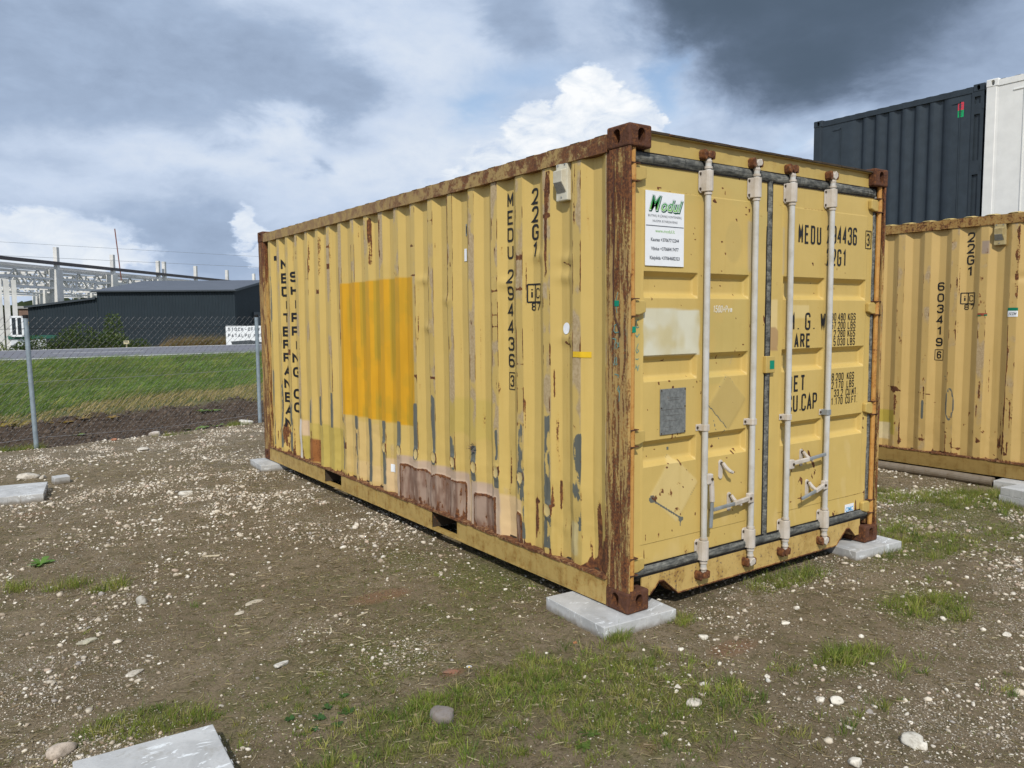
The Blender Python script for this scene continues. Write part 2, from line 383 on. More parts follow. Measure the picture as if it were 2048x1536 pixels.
def gasket_mat():
    m, t, b = new_mat('cracked rubber gasket')
    oc = t.n.new('ShaderNodeTexCoord').outputs['Object']
    n = t.noise(t.vm('MULTIPLY', oc, (14, 14, 14)), 1.0, 6, .7, 1.2)
    n2 = t.noise(t.vm('MULTIPLY', oc, (5, 60, 60)), 1.0, 5, .7, .6)
    c = t.ramp(t.add(t.mul(n, .5), t.mul(n2, .5)), [(.34, (.016, .016, .016)), (.45, (.070, .073, .068)), (.55, (.160, .160, .142)), (.68, (.33, .32, .28))])
    t.put(b.inputs['Base Color'], c); b.inputs['Roughness'].default_value = .85
    t.put(b.inputs['Normal'], t.bump(t.add(n, n2), .9, .006)); return m
M['gasket'] = gasket_mat()
def concrete_mat(name='pale concrete', base=(.44, .44, .43), marks=True):
    m, t, b = new_mat(name)
    oc = t.n.new('ShaderNodeTexCoord').outputs['Object']
    nl = t.noise(oc, 4, 5, .6, .8); nf = t.noise(oc, 80, 6, .7); nm = t.noise(oc, 18, 6, .7)
    c = t.mix(t.step(nl, .35, .65), tuple(x*.86 for x in base), tuple(x*1.12 for x in base))
    c = t.mix(t.mul(t.step(nf, .5, .75), .3), c, tuple(x*.55 for x in base))
    if marks:
        sw = t.noise(t.vm('MULTIPLY', oc, (6, 14, 6)), 1.0, 6, .6, 2.2)
        c = t.mix(t.mul(t.step(sw, .60, .64), t.step(sw, .70, .66)), c, (.68, .70, .70))
        c = t.mix(t.mul(t.step(nm, .62, .70), .35), c, (.60, .62, .62))
    pit = t.voro(oc, 95)
    c = t.mix(t.mul(t.step(pit, .13, .05), .5), c, tuple(x*.4 for x in base))
    oz = t.sep(t.n.new('ShaderNodeNewGeometry').outputs['Position'])[2]
    c = t.mix(t.mul(t.step(t.add(oz, t.mul(t.sub(nm, .5), .06)), -.030, -.070), .8), c, (.17, .14, .10))
    c = t.mix(t.mul(t.step(t.noise(oc, 9, 6, .7, .6), .56, .70), .35), c, (.23, .20, .15))
    t.put(b.inputs['Base Color'], c); b.inputs['Roughness'].default_value = .82
    t.put(b.inputs['Normal'], t.bump(t.add(t.mul(nf, .6), nm), .35, .003)); return m
M['concrete'] = concrete_mat()

# ------------------------------------------------------------------ stroke lettering
GL = {
 'M': [[(0,0),(0,1),(.5,.32),(1,1),(1,0)]], 'E': [[(1,1),(0,1),(0,0),(1,0)], [(0,.52),(.82,.52)]],
 'D': [[(0,0),(0,1),(1,1,1),(1,0,1),(0,0)]], 'U': [[(0,1),(0,0,1),(1,0,1),(1,1)]],
 '2': [[(0,.74),(0,1,1),(1,1,1),(1,.56,1),(0,.0),(1,0)]], '9': [[(.0,.2),(0,0,1),(1,0,1),(1,1,1),(0,1,1),(0,.44,1),(1,.44)]],
 '4': [[(.74,0),(.74,1),(0,.30),(1,.30)]], '3': [[(0,.78),(0,1,1),(1,1,1),(1,.53,1),(.4,.53)], [(.5,.53),(1,.53,1),(1,0,1),(0,0,1),(0,.22)]],
 '6': [[(1,.8),(1,1,1),(0,1,1),(0,0,1),(1,0,1),(1,.56,1),(0,.56)]], 'G': [[(1,.78),(1,1,1),(0,1,1),(0,0,1),(1,0,1),(1,.48),(.5,.48)]],
 '1': [[(.15,.78),(.62,1),(.62,0)]], '0': [[(0,.5),(0,1,1),(1,1,1),(1,0,1),(0,0,1),(0,.5)]], 'O': [[(0,.5),(0,1,1),(1,1,1),(1,0,1),(0,0,1),(0,.5)]],
 '5': [[(1,1),(0,1),(0,.56),(1,.56,1),(1,0,1),(0,0,1),(0,.2)]], '7': [[(0,1),(1,1),(.35,0)]],
 '8': [[(.5,.53),(0,.53,1),(0,1,1),(1,1,1),(1,.53,1),(.5,.53)], [(.5,.53),(0,.53,1),(0,0,1),(1,0,1),(1,.53,1),(.5,.53)]],
 'N': [[(0,0),(0,1),(1,0),(1,1)]], 'C': [[(1,.75),(1,1,1),(0,1,1),(0,0,1),(1,0,1),(1,.25)]], 'A': [[(0,0),(.5,1),(1,0)], [(.2,.3),(.8,.3)]],
 'P': [[(0,0),(0,1),(1,1,1),(1,.48,1),(0,.48)]], 'T': [[(0,1),(1,1)], [(.5,1),(.5,0)]], 'R': [[(0,0),(0,1),(1,1,1),(1,.52,1),(0,.52)], [(.55,.52),(1,0)]],
 'W': [[(0,1),(.22,0),(.5,.8),(.78,0),(1,1)]], 'K': [[(0,0),(0,1)], [(1,1),(0,.42)], [(.35,.60),(1,0)]],
 'S': [[(1,.78),(1,1,1),(0,1,1),(0,.53,1),(1,.53,1),(1,0,1),(0,0,1),(0,.22)]], 'L': [[(0,1),(0,0),(1,0)]],
 'B': [[(0,0),(0,1),(.95,1,1),(.95,.53,1),(0,.53)], [(0,.53),(1,.53,1),(1,0,1),(0,0)]], 'F': [[(1,1),(0,1),(0,0)], [(0,.53),(.8,.53)]],
 'H': [[(0,0),(0,1)], [(1,0),(1,1)], [(0,.52),(1,.52)]], 'I': [[(.5,0),(.5,1)]], '.': [[(.25,0),(.25,.06)]], '+': [[(0,.45),(1,.45)], [(.5,.1),(.5,.8)]],
 'i': [[(.5,0),(.5,.66)], [(.5,.88),(.5,1)]], 'v': [[(0,.6),(.45,0),(.9,.6)]], 'm': [[(0,0),(0,.6),(.5,.6,1),(.5,0)], [(.5,.5),(1,.6,1),(1,0)]],
 '-': [[(.1,.45),(.9,.45)]], ' ': []}
def round_poly(P, r):
    out = []
    for i, p in enumerate(P):
        if len(p) == 3 and 0 < i < len(P)-1:
            a = np.array(P[i-1][:2], float); b = np.array(p[:2], float); c = np.array(P[i+1][:2], float)
            la = np.linalg.norm(a-b); lc = np.linalg.norm(c-b); k = min(r, la*.49 if len(P[i-1]) == 3 else la*.95, lc*.49 if len(P[i+1]) == 3 else lc*.95)
            p0 = b+(a-b)/la*k; p1 = b+(c-b)/lc*k
            for j in range(6):
                t = j/5; out.append((1-t)**2*p0+2*t*(1-t)*b+t*t*p1)
        else: out.append(np.array(p[:2], float))
    return out
def ribbon(pts, th, ds):
    Q = []
    for i in range(len(pts)-1):
        a, b = pts[i], pts[i+1]; n = max(1, int(np.ceil(np.linalg.norm(b-a)/ds)))
        for j in range(n): Q.append(a+(b-a)*j/n)
    Q.append(pts[-1]); Q = [q for i, q in enumerate(Q) if i == 0 or np.linalg.norm(q-Q[i-1]) > 1e-6]
    m = len(Q); L = []; Rr = []
    for i in range(m):
        d0 = Q[i]-Q[i-1] if i > 0 else Q[1]-Q[0]; d1 = Q[i+1]-Q[i] if i < m-1 else Q[i]-Q[i-1]
        d0 = d0/np.linalg.norm(d0); d1 = d1/np.linalg.norm(d1)
        n0 = np.array([-d0[1], d0[0]]); n1 = np.array([-d1[1], d1[0]]); n = n0+n1; ln = np.linalg.norm(n)
        n = n0 if ln < .2 else n/ln
        k = 1/max(.5, n@n0); L.append(Q[i]+n*th/2*k); Rr.append(Q[i]-n*th/2*k)
    return L, Rr
def letters(txt, w, h, th, adv, mapf, name, mat, parent, vertical=False, ds=.008, gaps=None, offs=(0, 0), slant=0):
    """text laid out in 2D (a right, b up) then mapped by mapf(a,b,lift) to 3D"""
    mb = MB(); ca = 0; cb = 0
    for ch in txt:
        for si, st in enumerate(GL[ch]):
            ww = w-th; hh = h-th
            if ch == 'I': ww = w-th
            P = [((p[0]-.5)*ww, (p[1]-.5)*hh)+tuple(p[2:]) for p in st]
            P = round_poly(P, min(ww, hh)*.42)
            L, Q = ribbon(P, th, ds); n = len(L); V = []
            for a, b in zip(L, Q):
                V.append(mapf(offs[0]+ca+a[0]+slant*a[1], offs[1]+cb+a[1], .0002*si)); V.append(mapf(offs[0]+ca+b[0]+slant*b[1], offs[1]+cb+b[1], .0002*si))
            mb.add(V, [(2*i, 2*i+1, 2*i+3, 2*i+2) for i in range(n-1)])
        if vertical: cb -= adv if ch != ' ' else adv*.62
        else: ca += (adv if ch not in '. ' else adv*(.45 if ch == '.' else .7)) if not gaps else gaps
    me = mb.mesh(name, recalc=False)
    return link(name, me, mat, parent)
FONT_CACHE = {}
def font_text(txt, size, name, mat, parent, mapf, offset=0.0, shear=0.0, sx=1.0, align='CENTER', lift=0.0):
    cu = bpy.data.curves.new('t', 'FONT'); cu.body = txt; cu.size = size; cu.offset = offset; cu.shear = shear; cu.align_x = align; cu.resolution_u = 3
    ob = bpy.data.objects.new('t', cu); COL.objects.link(ob); bpy.context.view_layer.update()
    dg = bpy.context.evaluated_depsgraph_get(); me = bpy.data.meshes.new_from_object(ob.evaluated_get(dg))
    bpy.data.objects.remove(ob); me.materials.clear()
    for v in me.vertices: v.co = mapf(v.co.x*sx, v.co.y, lift)
    me.update(); return link(name, me, mat, parent)

# ------------------------------------------------------------------ shipping container
W, H = 2.438, 2.591
def profile(y, E0, pitch, ow=.072, sw=.068, depth=.036):
    """depth inward (0 outer .. depth inner) of the corrugation at y; p grows as y falls"""
    p = np.mod(E0-y, pitch); iw = pitch-ow-2*sw
    d = np.where(p < ow, 0, np.where(p < ow+sw, (p-ow)/sw, np.where(p < ow+sw+iw, 1, 1-(p-ow-sw-iw)/sw)))
    return d*depth, p
def solid_cutter(poly, a, b, ax):
    mb = MB().prism(poly, a, b, ax); me = mb.mesh('c'); o = bpy.data.objects.new('c', me); COL.objects.link(o); return o
_cast = {}
def casting_mesh():
    if 'm' in _cast: return _cast['m']
    mb = MB().box(0, 0, 0, .162, .178, .118); o = link('c0', mb.mesh('c0'))
    bv = o.modifiers.new('b', 'BEVEL'); bv.width = .012; bv.segments = 3
    S = stadium(.052, .080); cut = []
    cut.append(solid_cutter([(.085+x, .060+z) for x, z in S], -.02, .125, 'y'))
    cut.append(solid_cutter([(.098+x, .060+z) for x, z in S], -.02, .11, 'x'))
    cut.append(solid_cutter([(.082+x, .092+y) for x, y in stadium(.06, .11)], .1, .2, 'z'))
    for c in cut:
        b = o.modifiers.new('x', 'BOOLEAN'); b.object = c; b.operation = 'DIFFERENCE'; b.solver = 'EXACT'
    bpy.context.view_layer.update(); dg = bpy.context.evaluated_depsgraph_get()
    me = bpy.data.meshes.new_from_object(o.evaluated_get(dg)); me.name = 'corner_casting'
    me.materials.clear()
    for c in cut+[o]: bpy.data.objects.remove(c)
    _cast['m'] = me; return me
def colr(me, n, col, msk=None):
    set_attr(me, 'Col', col); set_attr(me, 'Msk', msk if msk is not None else np.zeros((n, 3)))

def side_grid(L, E0, pitch, dy, dz, painter, mat, root, ow=.072, sw=.068, depth=.036, z0=.163, z1=2.468, xo=.016, dent=1.0, y0=.19, y1=None):
    y1 = y1 or L-.19
    ys = list(np.arange(y0, y1, dy))+[y1]
    k = math.floor((E0-y0)/pitch)+1; iw = pitch-ow-2*sw
    for j in range(-40, 60):
        e = E0+j*pitch
        for q in (0, ow, ow+sw, ow+sw+iw): 
            for tt in (-.0015, .0015):
                if y0 < e-q+tt < y1: ys.append(e-q+tt)
    ys = np.unique(np.round(ys, 5)); zs = np.linspace(z0, z1, max(3, int((z1-z0)/dz)+1))
    Y, Z = np.meshgrid(ys, zs, indexing='ij'); Y = Y.ravel(); Z = Z.ravel()
    d, p = profile(Y, E0, pitch, ow, sw, depth)
    X = xo+d
    if dent:
        low = sst(Z, 1.1, .3)
        X = X+dent*(fbm(Y, Z, 2.2, 3)-.5)*(.010+.020*low)+dent*low*(fbm(Y, Z, 7, 5)-.5)*.014
        X = X+dent*.004*(vn(Y, Z, 1.1, 8)-.5)
    me = np_mesh('side_wall', np.stack([X, Y, Z], 1), grid_faces(len(ys), len(zs)))
    if painter:
        col, msk, dxx = painter(Y, Z, p)
        if dxx is not None:
            co = np.stack([X+dxx, Y, Z], 1).astype(np.float32); me.vertices.foreach_set('co', co.ravel())
        colr(me, len(Y), col, msk)
        if dxx is not None: X = X+dxx
    me.update()
    G = X.reshape(len(ys), len(zs))
    def surf(y, z):
        i = min(max(int(np.searchsorted(ys, y))-1, 0), len(ys)-2); tz = (z-z0)/(z1-z0)*(len(zs)-1); j = min(max(int(tz), 0), len(zs)-2)
        u = min(max((y-ys[i])/(ys[i+1]-ys[i]), 0), 1); v = min(max(tz-j, 0), 1)
        return float((G[i, j]*(1-u)+G[i+1, j]*u)*(1-v)+(G[i, j+1]*(1-u)+G[i+1, j+1]*u)*v)
    return link('side_wall', me, mat, root), surf

def container(name, label, L, loc, mats, E0, pitch, painter=None, dy=.012, dz=.012, group=None, prof=(.072, .068, .036), detail=True, far_painter=None, roofp=True, pockets=True, dent=1.0):
    root = empty(name, loc, 0, label, 'shipping container', group)
    cm = casting_mesh()
    if not cm.materials: pass
    for ix in (0, 1):
        for iy in (0, 1):
            for iz in (0, 1):
                o = link('corner_casting', cm.copy() if False else cm, None, root)
                o.location = (0 if ix == 0 else W, 0 if iy == 0 else L, 0 if iz == 0 else H)
                o.scale = (1 if ix == 0 else -1, 1 if iy == 0 else -1, 1 if iz == 0 else -1)
                if not o.data.materials: o.data.materials.append(mats['cast'])
                o.material_slots[0].link = 'OBJECT'; o.material_slots[0].material = mats['cast']
    # corner posts
    def mir(P, fx, fy): return [((W-x) if fx else x, (L-y) if fy else y) for x, y in P]
    front = [(.005, .010), (.018, .004), (.026, .010), (.024, .050), (.036, .058), (.070, .062), (.070, .11), (.05, .198), (.018, .200), (.014, .165), (.0045, .160)]
    rear = [(.004, .012), (.012, .004), (.11, .004), (.14, .03), (.14, .05), (.06, .10), (.05, .19), (.016, .19), (.012, .15), (.004, .145)]
    for fx in (0, 1):
        for fy in (0, 1):
            mb = MB(); P = mir((([(max(x, .030), y) for x, y in front] if mats.get('window') else front) if fy == 0 else rear), fx, fy)
            nz = 60 if (detail and mats.get('rough')) else 1
            zs = np.linspace(.118, H-.118, nz+1); n = len(P)
            V = []
            for zi, z in enumerate(zs):
                for k, (x, y) in enumerate(P):
                    j = 0 if nz == 1 else (vn(np.array([y*9+k]), np.array([z]), 9, 2)[0]-.5)*.006
                    V.append((x+j, y-j*.4, z))
            F = [(a*n+k, a*n+(k+1) % n, (a+1)*n+(k+1) % n, (a+1)*n+k) for a in range(nz) for k in range(n)]
            mb.add(V, F); mb.build('corner_post', mats['post'], root)
    for fx in (0, 1):   # hinge side inner bars of the rear frame
        cx = .053 if fx == 0 else W-.053
        segs = [(.118, .20), (.29, .90), (.985, 1.60), (1.68, 2.305), (2.39, H-.118)]
        for a, b in segs: MB().tube([(cx, .034, a), (cx, .032, b)], .0165, 10).build('inner_post_bar', mats['bar'], root)
    # rails
    for fx in (0, 1):
        mb = MB(); sgn = -1 if fx else 1; bx = W if fx else 0
        def B(x0, y0, z0, x1, y1, z1): mb.box(min(bx+sgn*x0, bx+sgn*x1), y0, z0, max(bx+sgn*x0, bx+sgn*x1), y1, z1)
        nseg = 30
        for i in range(nseg):
            a = .178+(L-.356)*i/nseg; b = .178+(L-.356)*(i+1)/nseg
            j = (random.random()-.5)*.003 if mats.get('rough') else 0
            B(.005+j, a, 2.470+j, .066, b+.0005, 2.560+j)
        mb.build('top_side_rail', mats['rail_top'], root)
        mb = MB()
        pk = [(1.768, 2.13), (3.84, 4.245)] if (pockets and L > 5) else []
        cuts = [.178]+[q for p in pk for q in p]+[L-.178]
        for i in range(len(cuts)-1):
            a, b = cuts[i], cuts[i+1]
            if i % 2 == 0:
                m_ = max(1, int((b-a)/.12))
                for j in range(m_):
                    c0 = a+(b-a)*j/m_; c1 = a+(b-a)*(j+1)/m_; w = (random.random()-.5)*.004 if mats.get('rough') else 0
                    B(.006+w, c0, .020, .012+w, c1, .150); B(.004-w*1.5, c0, .008+w, .06, c1, .020)
            else:
                B(.004, a, .148, .05, b, .163); B(.005, a, .008, .06, b, .024)
        rb = mb.build('bottom_side_rail', mats['rail'], root)
        m3 = MB(); q = int((L-.356)/.08)
        for j in range(q):
            c0 = .178+(L-.356)*j/q; c1 = .178+(L-.356)*(j+1)/q; w = (random.random()-.5)*.006 if mats.get('rough') else 0
            m3.box(min(bx+sgn*(-.001+w), bx+sgn*.05), c0, .1505+w*.3, max(bx+sgn*(-.001+w), bx+sgn*.05), c1, .1635+abs(w))
        m3.build('rail_flange', M['flange'] if mats.get('rough') else mats['rail'], rb)
        for a, b in pk:
            m2 = MB(); x1 = 1.2
            xa = bx+sgn*.008; xb = bx+sgn*x1; lo, hi = min(xa, xb), max(xa, xb)
            m2.box(lo, a-.004, .024, hi, a, .148); m2.box(lo, b, .024, hi, b+.004, .148); m2.box(lo, a, .144, hi, b, .1478)
            m2.build('fork_pocket', M['under'], rb)
    # floor and underframe
    MB().box(.055, .06, .150, W-.055, L-.06, .175).build('floor', M['under'], root)
    for i in range(int(L/.36)):
        y = .25+i*.36
        if any(a-.03 < y < b+.03 for a, b in [(1.768, 2.13), (3.84, 4.245)]) and L > 5: continue
        MB().box(.07, y, .03, W-.07, y+.012, .149).build('cross_member', M['under'], root)
    # roof, slightly corrugated sheet
    ys = []
    zc = []
    per = .209; y = .11
    while y < L-.11:
        for q, zz in ((0, 0), (.09, 0), (.105, .020), (.18, .020), (.195, 0)):
            if y+q < L-.06: ys.append(y+q); zc.append(zz)
        y += per
    ys = [.06]+ys+[L-.06]; zc = [0]+zc+[0]
    V = []; xs = [.02, .075, W-.075, W-.02]
    for yv, zz in zip(ys, zc):
        for i, xv in enumerate(xs): V.append((xv, yv, 2.5612+(zz if i in (1, 2) else zz*.35)))
    link('roof_panel', np_mesh('roof_panel', V, grid_faces(len(ys), 4)), mats['roof'], root)
    # end wall (closed end), corrugated vertical
    xs = []; yy = []; x = .14; q = [(0, 0), (.07, 0), (.11, .045), (.18, .045), (.22, 0)]
    while x < W-.15:
        for a, d in q:
            if x+a < W-.14: xs.append(x+a); yy.append(d)
        x += .25
    xs.append(W-.14); yy.append(0)
    V = [(x, L-.03-d, z) for x, d in zip(xs, yy) for z in (.11, 2.49)]
    link('end_wall', np_mesh('end_wall', V, grid_faces(len(xs), 2)), mats['panel'], root)
    for za, zb in ((.01, .115), (2.485, 2.565)): MB().box(.162, L-.065, za, W-.162, L-.02, zb).build('end_frame', mats['rail'], root)
    # side walls
    ow, sw, dp = prof
    wall, sx = side_grid(L, E0, pitch, dy, dz, painter, mats['panel'], root, ow, sw, dp, dent=dent)
    fw_, _ = side_grid(L, E0, pitch, .2, .6, None, mats.get('panel2', mats['panel']), root, ow, sw, dp, dent=0)
    fw_.scale = (-1, 1, 1); fw_.location = (W, 0, 0); fw_.name = 'side_wall'
    return root, wall, sx

def mixc(c, col, a):
    return c*(1-a[:, None]) + np.array(col)[None, :]*a[:, None]
def box_mask(y, z, y0, y1, z0, z1, e=.012, wob=0.0, seed=0):
    if wob:
        y = y+(fbm(y, z, 7, seed, 3)-.5)*wob; z = z+(fbm(y, z, 7, seed+4, 3)-.5)*wob
    return sst(y, y0-e, y0+e)*sst(-y, -y1-e, -y1+e)*sst(z, z0-e, z0+e)*sst(-z, -z1-e, -z1+e)
def oval(y, z, cy, cz, ry, rz, lo=1.1, hi=.9):
    return sst(np.sqrt(((y-cy)/ry)**2+((z-cz)/rz)**2), lo, hi)
def streak(y, z, cy, w, ztop, zbot, seed, wander=.01):
    yc = cy+(vn(z*0+seed, z, 3.2, seed)-.5)*wander*2
    ww = w*(.55+.9*vn(z*0+seed+9, z, 9, seed+2))
    return sst(np.abs(y-yc), ww, ww*.4)*sst(z, zbot-.03, zbot+.03)*sst(-z, -ztop-.03, -ztop+.03)
E0M, PIT_ = .474, .2776

def paint_main(Y, Z, p):
    n = len(Y)
    c = np.tile(np.array(YEL), (n, 1)); f1 = fbm(Y, Z, 1.3, 1); f2 = fbm(Y, Z, 6, 2); f3 = fbm(Y*9, Z*1.1, 3, 6)
    c = c*(1+(f1-.5)[:, None]*.12)
    rust = np.zeros(n); scr = np.zeros(n); dirt = np.zeros(n); dX = np.zeros(n)
    outer = (p < .072); kk = np.round((E0M-Y)/PIT_)   # index of the crest
    crest = np.floor((E0M-Y)/PIT_)
    rk = vn(crest*3.3+40, Z*0+2, 1.0, 4)
    # worn crests: chalky primer showing through, with thin rusty edges
    w = outer*sst(fbm(Y*2, Z, 4.5, 9), .34, .62)*(.35+.75*rk)*sst(Z, .35, .8)
    dirt += w*1.0
    near = np.clip((2.9-Y)/2.2, 0, 1)
    dirt += outer*near*.22*sst(fbm(Y, Z, 3, 12), .3, .6)
    edge = np.maximum(sst(np.abs(p-.002), .005, .0015), sst(np.abs(p-.070), .005, .0015))
    rust += edge*sst(fbm(crest*7.1, Z, 5.5, 21, 3), .47, .70)*.95
    # rung like scratches across the crests
    rung = outer*sst(vn(crest*11.3, Z, 26, 31), .80, .90)*sst(vn(crest*5.3, Z, 2.3, 33), .52, .70)
    rust += rung*.75
    rust += outer*sst(fbm(Y*5+crest*3.1, Z*2.2, 7, 14), .60, .72)*.42*sst(vn(crest*9.1, Z, 1.6, 17), .45, .7)
    # long hanging rust streaks under the top rail
    for cy, w_, zt, zb, a in [(.70, .035, 2.47, 2.20, .62), (.725, .010, 2.45, 1.95, .6), (.455, .014, 2.47, 2.1, .5), (.36, .018, 2.47, 2.0, .42), (.31, .012, 2.47, 1.9, .38), (2.96, .03, 2.44, 2.1, .55), (3.16, .03, 2.42, 2.05, .5), (2.75, .02, 2.46, 2.15, .45),
                              (4.28, .03, 2.40, 2.0, .5), (4.55, .02, 2.4, 2.05, .55), (4.38, .016, 2.36, 1.75, .45), (5.05, .012, 2.4, 2.15, .45), (.98, .008, 2.25, 1.62, .55), (.94, .006, 1.95, 1.66, .6), (5.35, .02, 1.9, .9, .35), (3.85, .012, 2.2, 1.0, .35), (2.32, .012, 1.9, .85, .4),
                              (.69, .012, 1.13, .95, .8), (.66, .008, 1.3, 1.12, .8), (.665, .018, .60, .45, .7), (.52, .018, .40, .2, .55), (.62, .018, .62, .45, .5), (.40, .015, .6, .3, .5), (.86, .03, .48, .22, .45), (1.15, .012, .78, .50, .5), (.95, .010, 1.1, .88, .6), (1.225, .016, 1.22, .95, .5), (1.26, .01, 1.35, 1.12, .6)]:
        rust += streak(Y, Z, cy, w_, zt, zb, int(cy*77))*a
    # horizontal scars of dents
    for cy, cz, L_, a in [(.555, 1.905, .05, .8), (.545, 1.445, .045, .7), (1.16, 1.79, .012, .7), (2.2, 1.5, .03, .7), (1.9, 1.7, .03, .5), (.57, 1.80, .02, .5), (2.26, 1.86, .02, .7), (.83, 1.94, .03, .5)]:
        rust += sst(np.abs(Z-cz-(Y-cy)*.35), .010, .003)*sst(np.abs(Y-cy), L_, L_*.6)*a
        dX += np.exp(-(((Y-cy)/.07)**2+((Z-cz-.03)/.035)**2))*-.012
    rust += sst(f2*.6+fbm(Y, Z, 22, 41)*.4, .66, .78)*.35*sst(-Z, -1.1, -.3)
    rust += sst(Z, .21, .166)*.5*fbm(Y, Z, 5, 55)*1.6
    low_ = sst(Z, .75, .25); vs = fbm(Y*10, Z*.8, 3.5, 57, 4)
    rust += low_*sst(vs, .58, .72)*.62; dirt += low_*sst(fbm(Y*5, Z*.6, 3, 58), .5, .66)*.3
    rust += sst(fbm(Y*12, Z*.55, 3.2, 59, 4), .66, .76)*.45
    # the big orange square
    dz0 = .735+.03*np.sin(Y*2.2)
    o = box_mask(Y, Z, 2.392, 3.785, 0, 1.925, .006, .012, 3)*sst(Z, .755-.012*(Y-2.4)*1.5-.006, .755-.012*(Y-2.4)*1.5+.006)
    oc = np.tile(np.array((.60, .315, .014)), (n, 1))*(1+(fbm(Y*4, Z*.7, 5, 77)-.5)[:, None]*.22)
    must = sst(fbm(Y*1.3, Z*.9, 2.2, 61), .36, .56)*(p > .120)*.85+sst(fbm(Y, Z, 5, 63), .56, .66)*.35
    oc = mixc(oc, (.43, .275, .022), np.clip(must, 0, 1))
    c = c*(1-o[:, None])+oc*o[:, None]
    rust *= (1-.85*o); dirt *= (1-o)
    # grey scrapes on the crests near the bottom
    for cy, zt, zb, hw, a in [(.435, .93, .55, .036, .8), (.43, .58, .36, .03, .55), (.715, 1.02, .55, .03, .55), (.715, .60, .195, .036, .85), (.992, .93, .60, .028, .6), (.992, .66, .20, .036, .95), (1.27, .86, .66, .018, .7), (1.27, .62, .43, .03, .7),
                              (1.55, .71, .60, .032, .9), (1.55, .54, .42, .032, .8), (1.835, .74, .50, .030, .85), (2.11, 1.02, .50, .028, .9), (2.39, .93, .50, .030, 1.), (2.665, .76, .44, .032, 1.), (2.945, .74, .21, .034, .95), (3.225, .73, .19, .036, .9),
                              (3.50, .73, .62, .035, .8), (3.50, .6, .2, .018, .6), (4.05, .90, .57, .026, .9), (4.33, .84, .56, .024, .9), (4.61, .80, .56, .018, .9), (3.78, .7, .2, .012, .7), (4.89, .8, .2, .014, .6), (5.165, .83, .20, .030, .95), (5.44, .9, .2, .03, .75), (5.70, 2.2, .2, .022, .62)]:
        m = sst(np.abs(Y-cy-(vn(Z*0, Z, 6, int(cy*9))-.5)*.012), hw+.006, hw-.006)*sst(Z, zb-.02, zb+.02)*sst(-Z, -zt-.05, -zt+.03)
        scr += m*a*(.36+.95*sst(fbm(Y*3, Z*.8, 9, int(cy*13)), .22, .62)); rust *= (1-m*.7); dirt *= (1-m)
    for cy, cz in [(2.945, .530), (2.665, .540), (2.387, .548), (2.108, .560), (1.832, .566), (1.553, .572), (1.275, .580), (.997, .590), (.718, .430)]:
        r = np.sqrt(((Y-cy)/.030)**2+((Z-cz)/.040)**2); inn = sst(r, 1.0, .8)
        scr *= (1-inn); dirt *= (1-inn); c = mixc(c, (.60, .46, .20), inn)
        ang = np.abs(Y-cy)/.03
        rust += sst(np.abs(r-1.25), .30, .08)*sst(ang, .45, 1.0)*.75*(Z > cz-.045)
        dX -= sst(np.abs(r-1.15), .5, 0)*.006
    # patches
    pk = (.47, .35, .27); cream = (.66, .47, .26); olive = (.44, .345, .075)
    def patch(col, y0, y1, z0, z1, a=1, e=.008, wob=.03, sd=1, clr=.9):
        nonlocal c, rust, scr, dirt
        m = box_mask(Y, Z, y0, y1, z0, z1, e, wob, sd)*a
        c = mixc(c, col, m); rust = rust*(1-m*clr); dirt = dirt*(1-m); scr = scr*(1-m*clr)
        return m
    patch(cream, 2.70, 2.99, .16, .45, .9, sd=2, clr=.5); patch(cream, 1.36, 1.76, .16, .44, .9, sd=5); patch(cream, .99, 1.25, .16, .44, .9, sd=8); patch(cream, 2.98, 3.55, .16, .34, .4, sd=9, clr=.3); patch(cream, 3.1, 3.75, .2, .7, .25, clr=.1)
    m = patch(pk, 1.66, 2.77, .16, .505, .9, sd=11, clr=.75); patch(pk, 1.24, 1.60, .16, .475, .9, sd=12)
    patch(olive, 3.83, 4.36, .16, .58, .7, sd=13, clr=.5); patch(olive, 4.66, 4.86, .16, .42, .8, sd=14, clr=.4); patch(olive, 4.36, 4.66, .40, .56, .6, sd=14, clr=.4)
    patch(olive, 1.33, 1.90, .77, 1.05, .45, e=.02, wob=.06, sd=15, clr=.3)
    patch((.62, .60, .60), 4.865, 4.94, .17, .575, .9, wob=.02, sd=16); patch((.62, .45, .30), 4.70, 4.86, .41, .57, .85, wob=.02, sd=17)
    patch(olive, 5.76, 5.80, .2, 1.6, .8, wob=.02); patch((.56, .47, .25), .43, .52, .22, .40, .8, wob=.06, sd=20)
    for y0, y1, z1, sd in [(1.71, 2.645, .425, 21), (1.285, 1.545, .405, 22), (.985, 1.035, .36, 23)]:
        top = z1+(vn(Y, Y*0, 9, sd)-.5)*.035
        q = sst(Y, y0-.005, y0+.005)*sst(-Y, -y1-.005, -y1+.005)*sst(Z, top+.004, top-.004)
        base = mixc(np.tile(np.array((.33, .235, .18)), (n, 1)), (.20, .12, .085), sst(fbm(Y*6, Z*1.2, 6, sd), .35, .65))
        c = c*(1-q[:, None])+base*q[:, None]; scr *= (1-q); dirt *= (1-q); rust *= (1-q)
        rust += q*(sst(fbm(Y*7, Z*1.3, 7, sd+1), .50, .68)*.55+sst(Z, .25, .17)*.5)
        ed = np.maximum(sst(np.abs(Z-top), .012, .004)*(Y > y0)*(Y < y1), np.maximum(sst(np.abs(Y-y0), .014, .005), sst(np.abs(Y-y1), .014, .005))*(Z < top))
        rust += ed*.85; dX -= q*.003; dX -= ed*.004
    q = box_mask(Y, Z, 4.375, 4.655, .17, .405, .006, .015, 24)
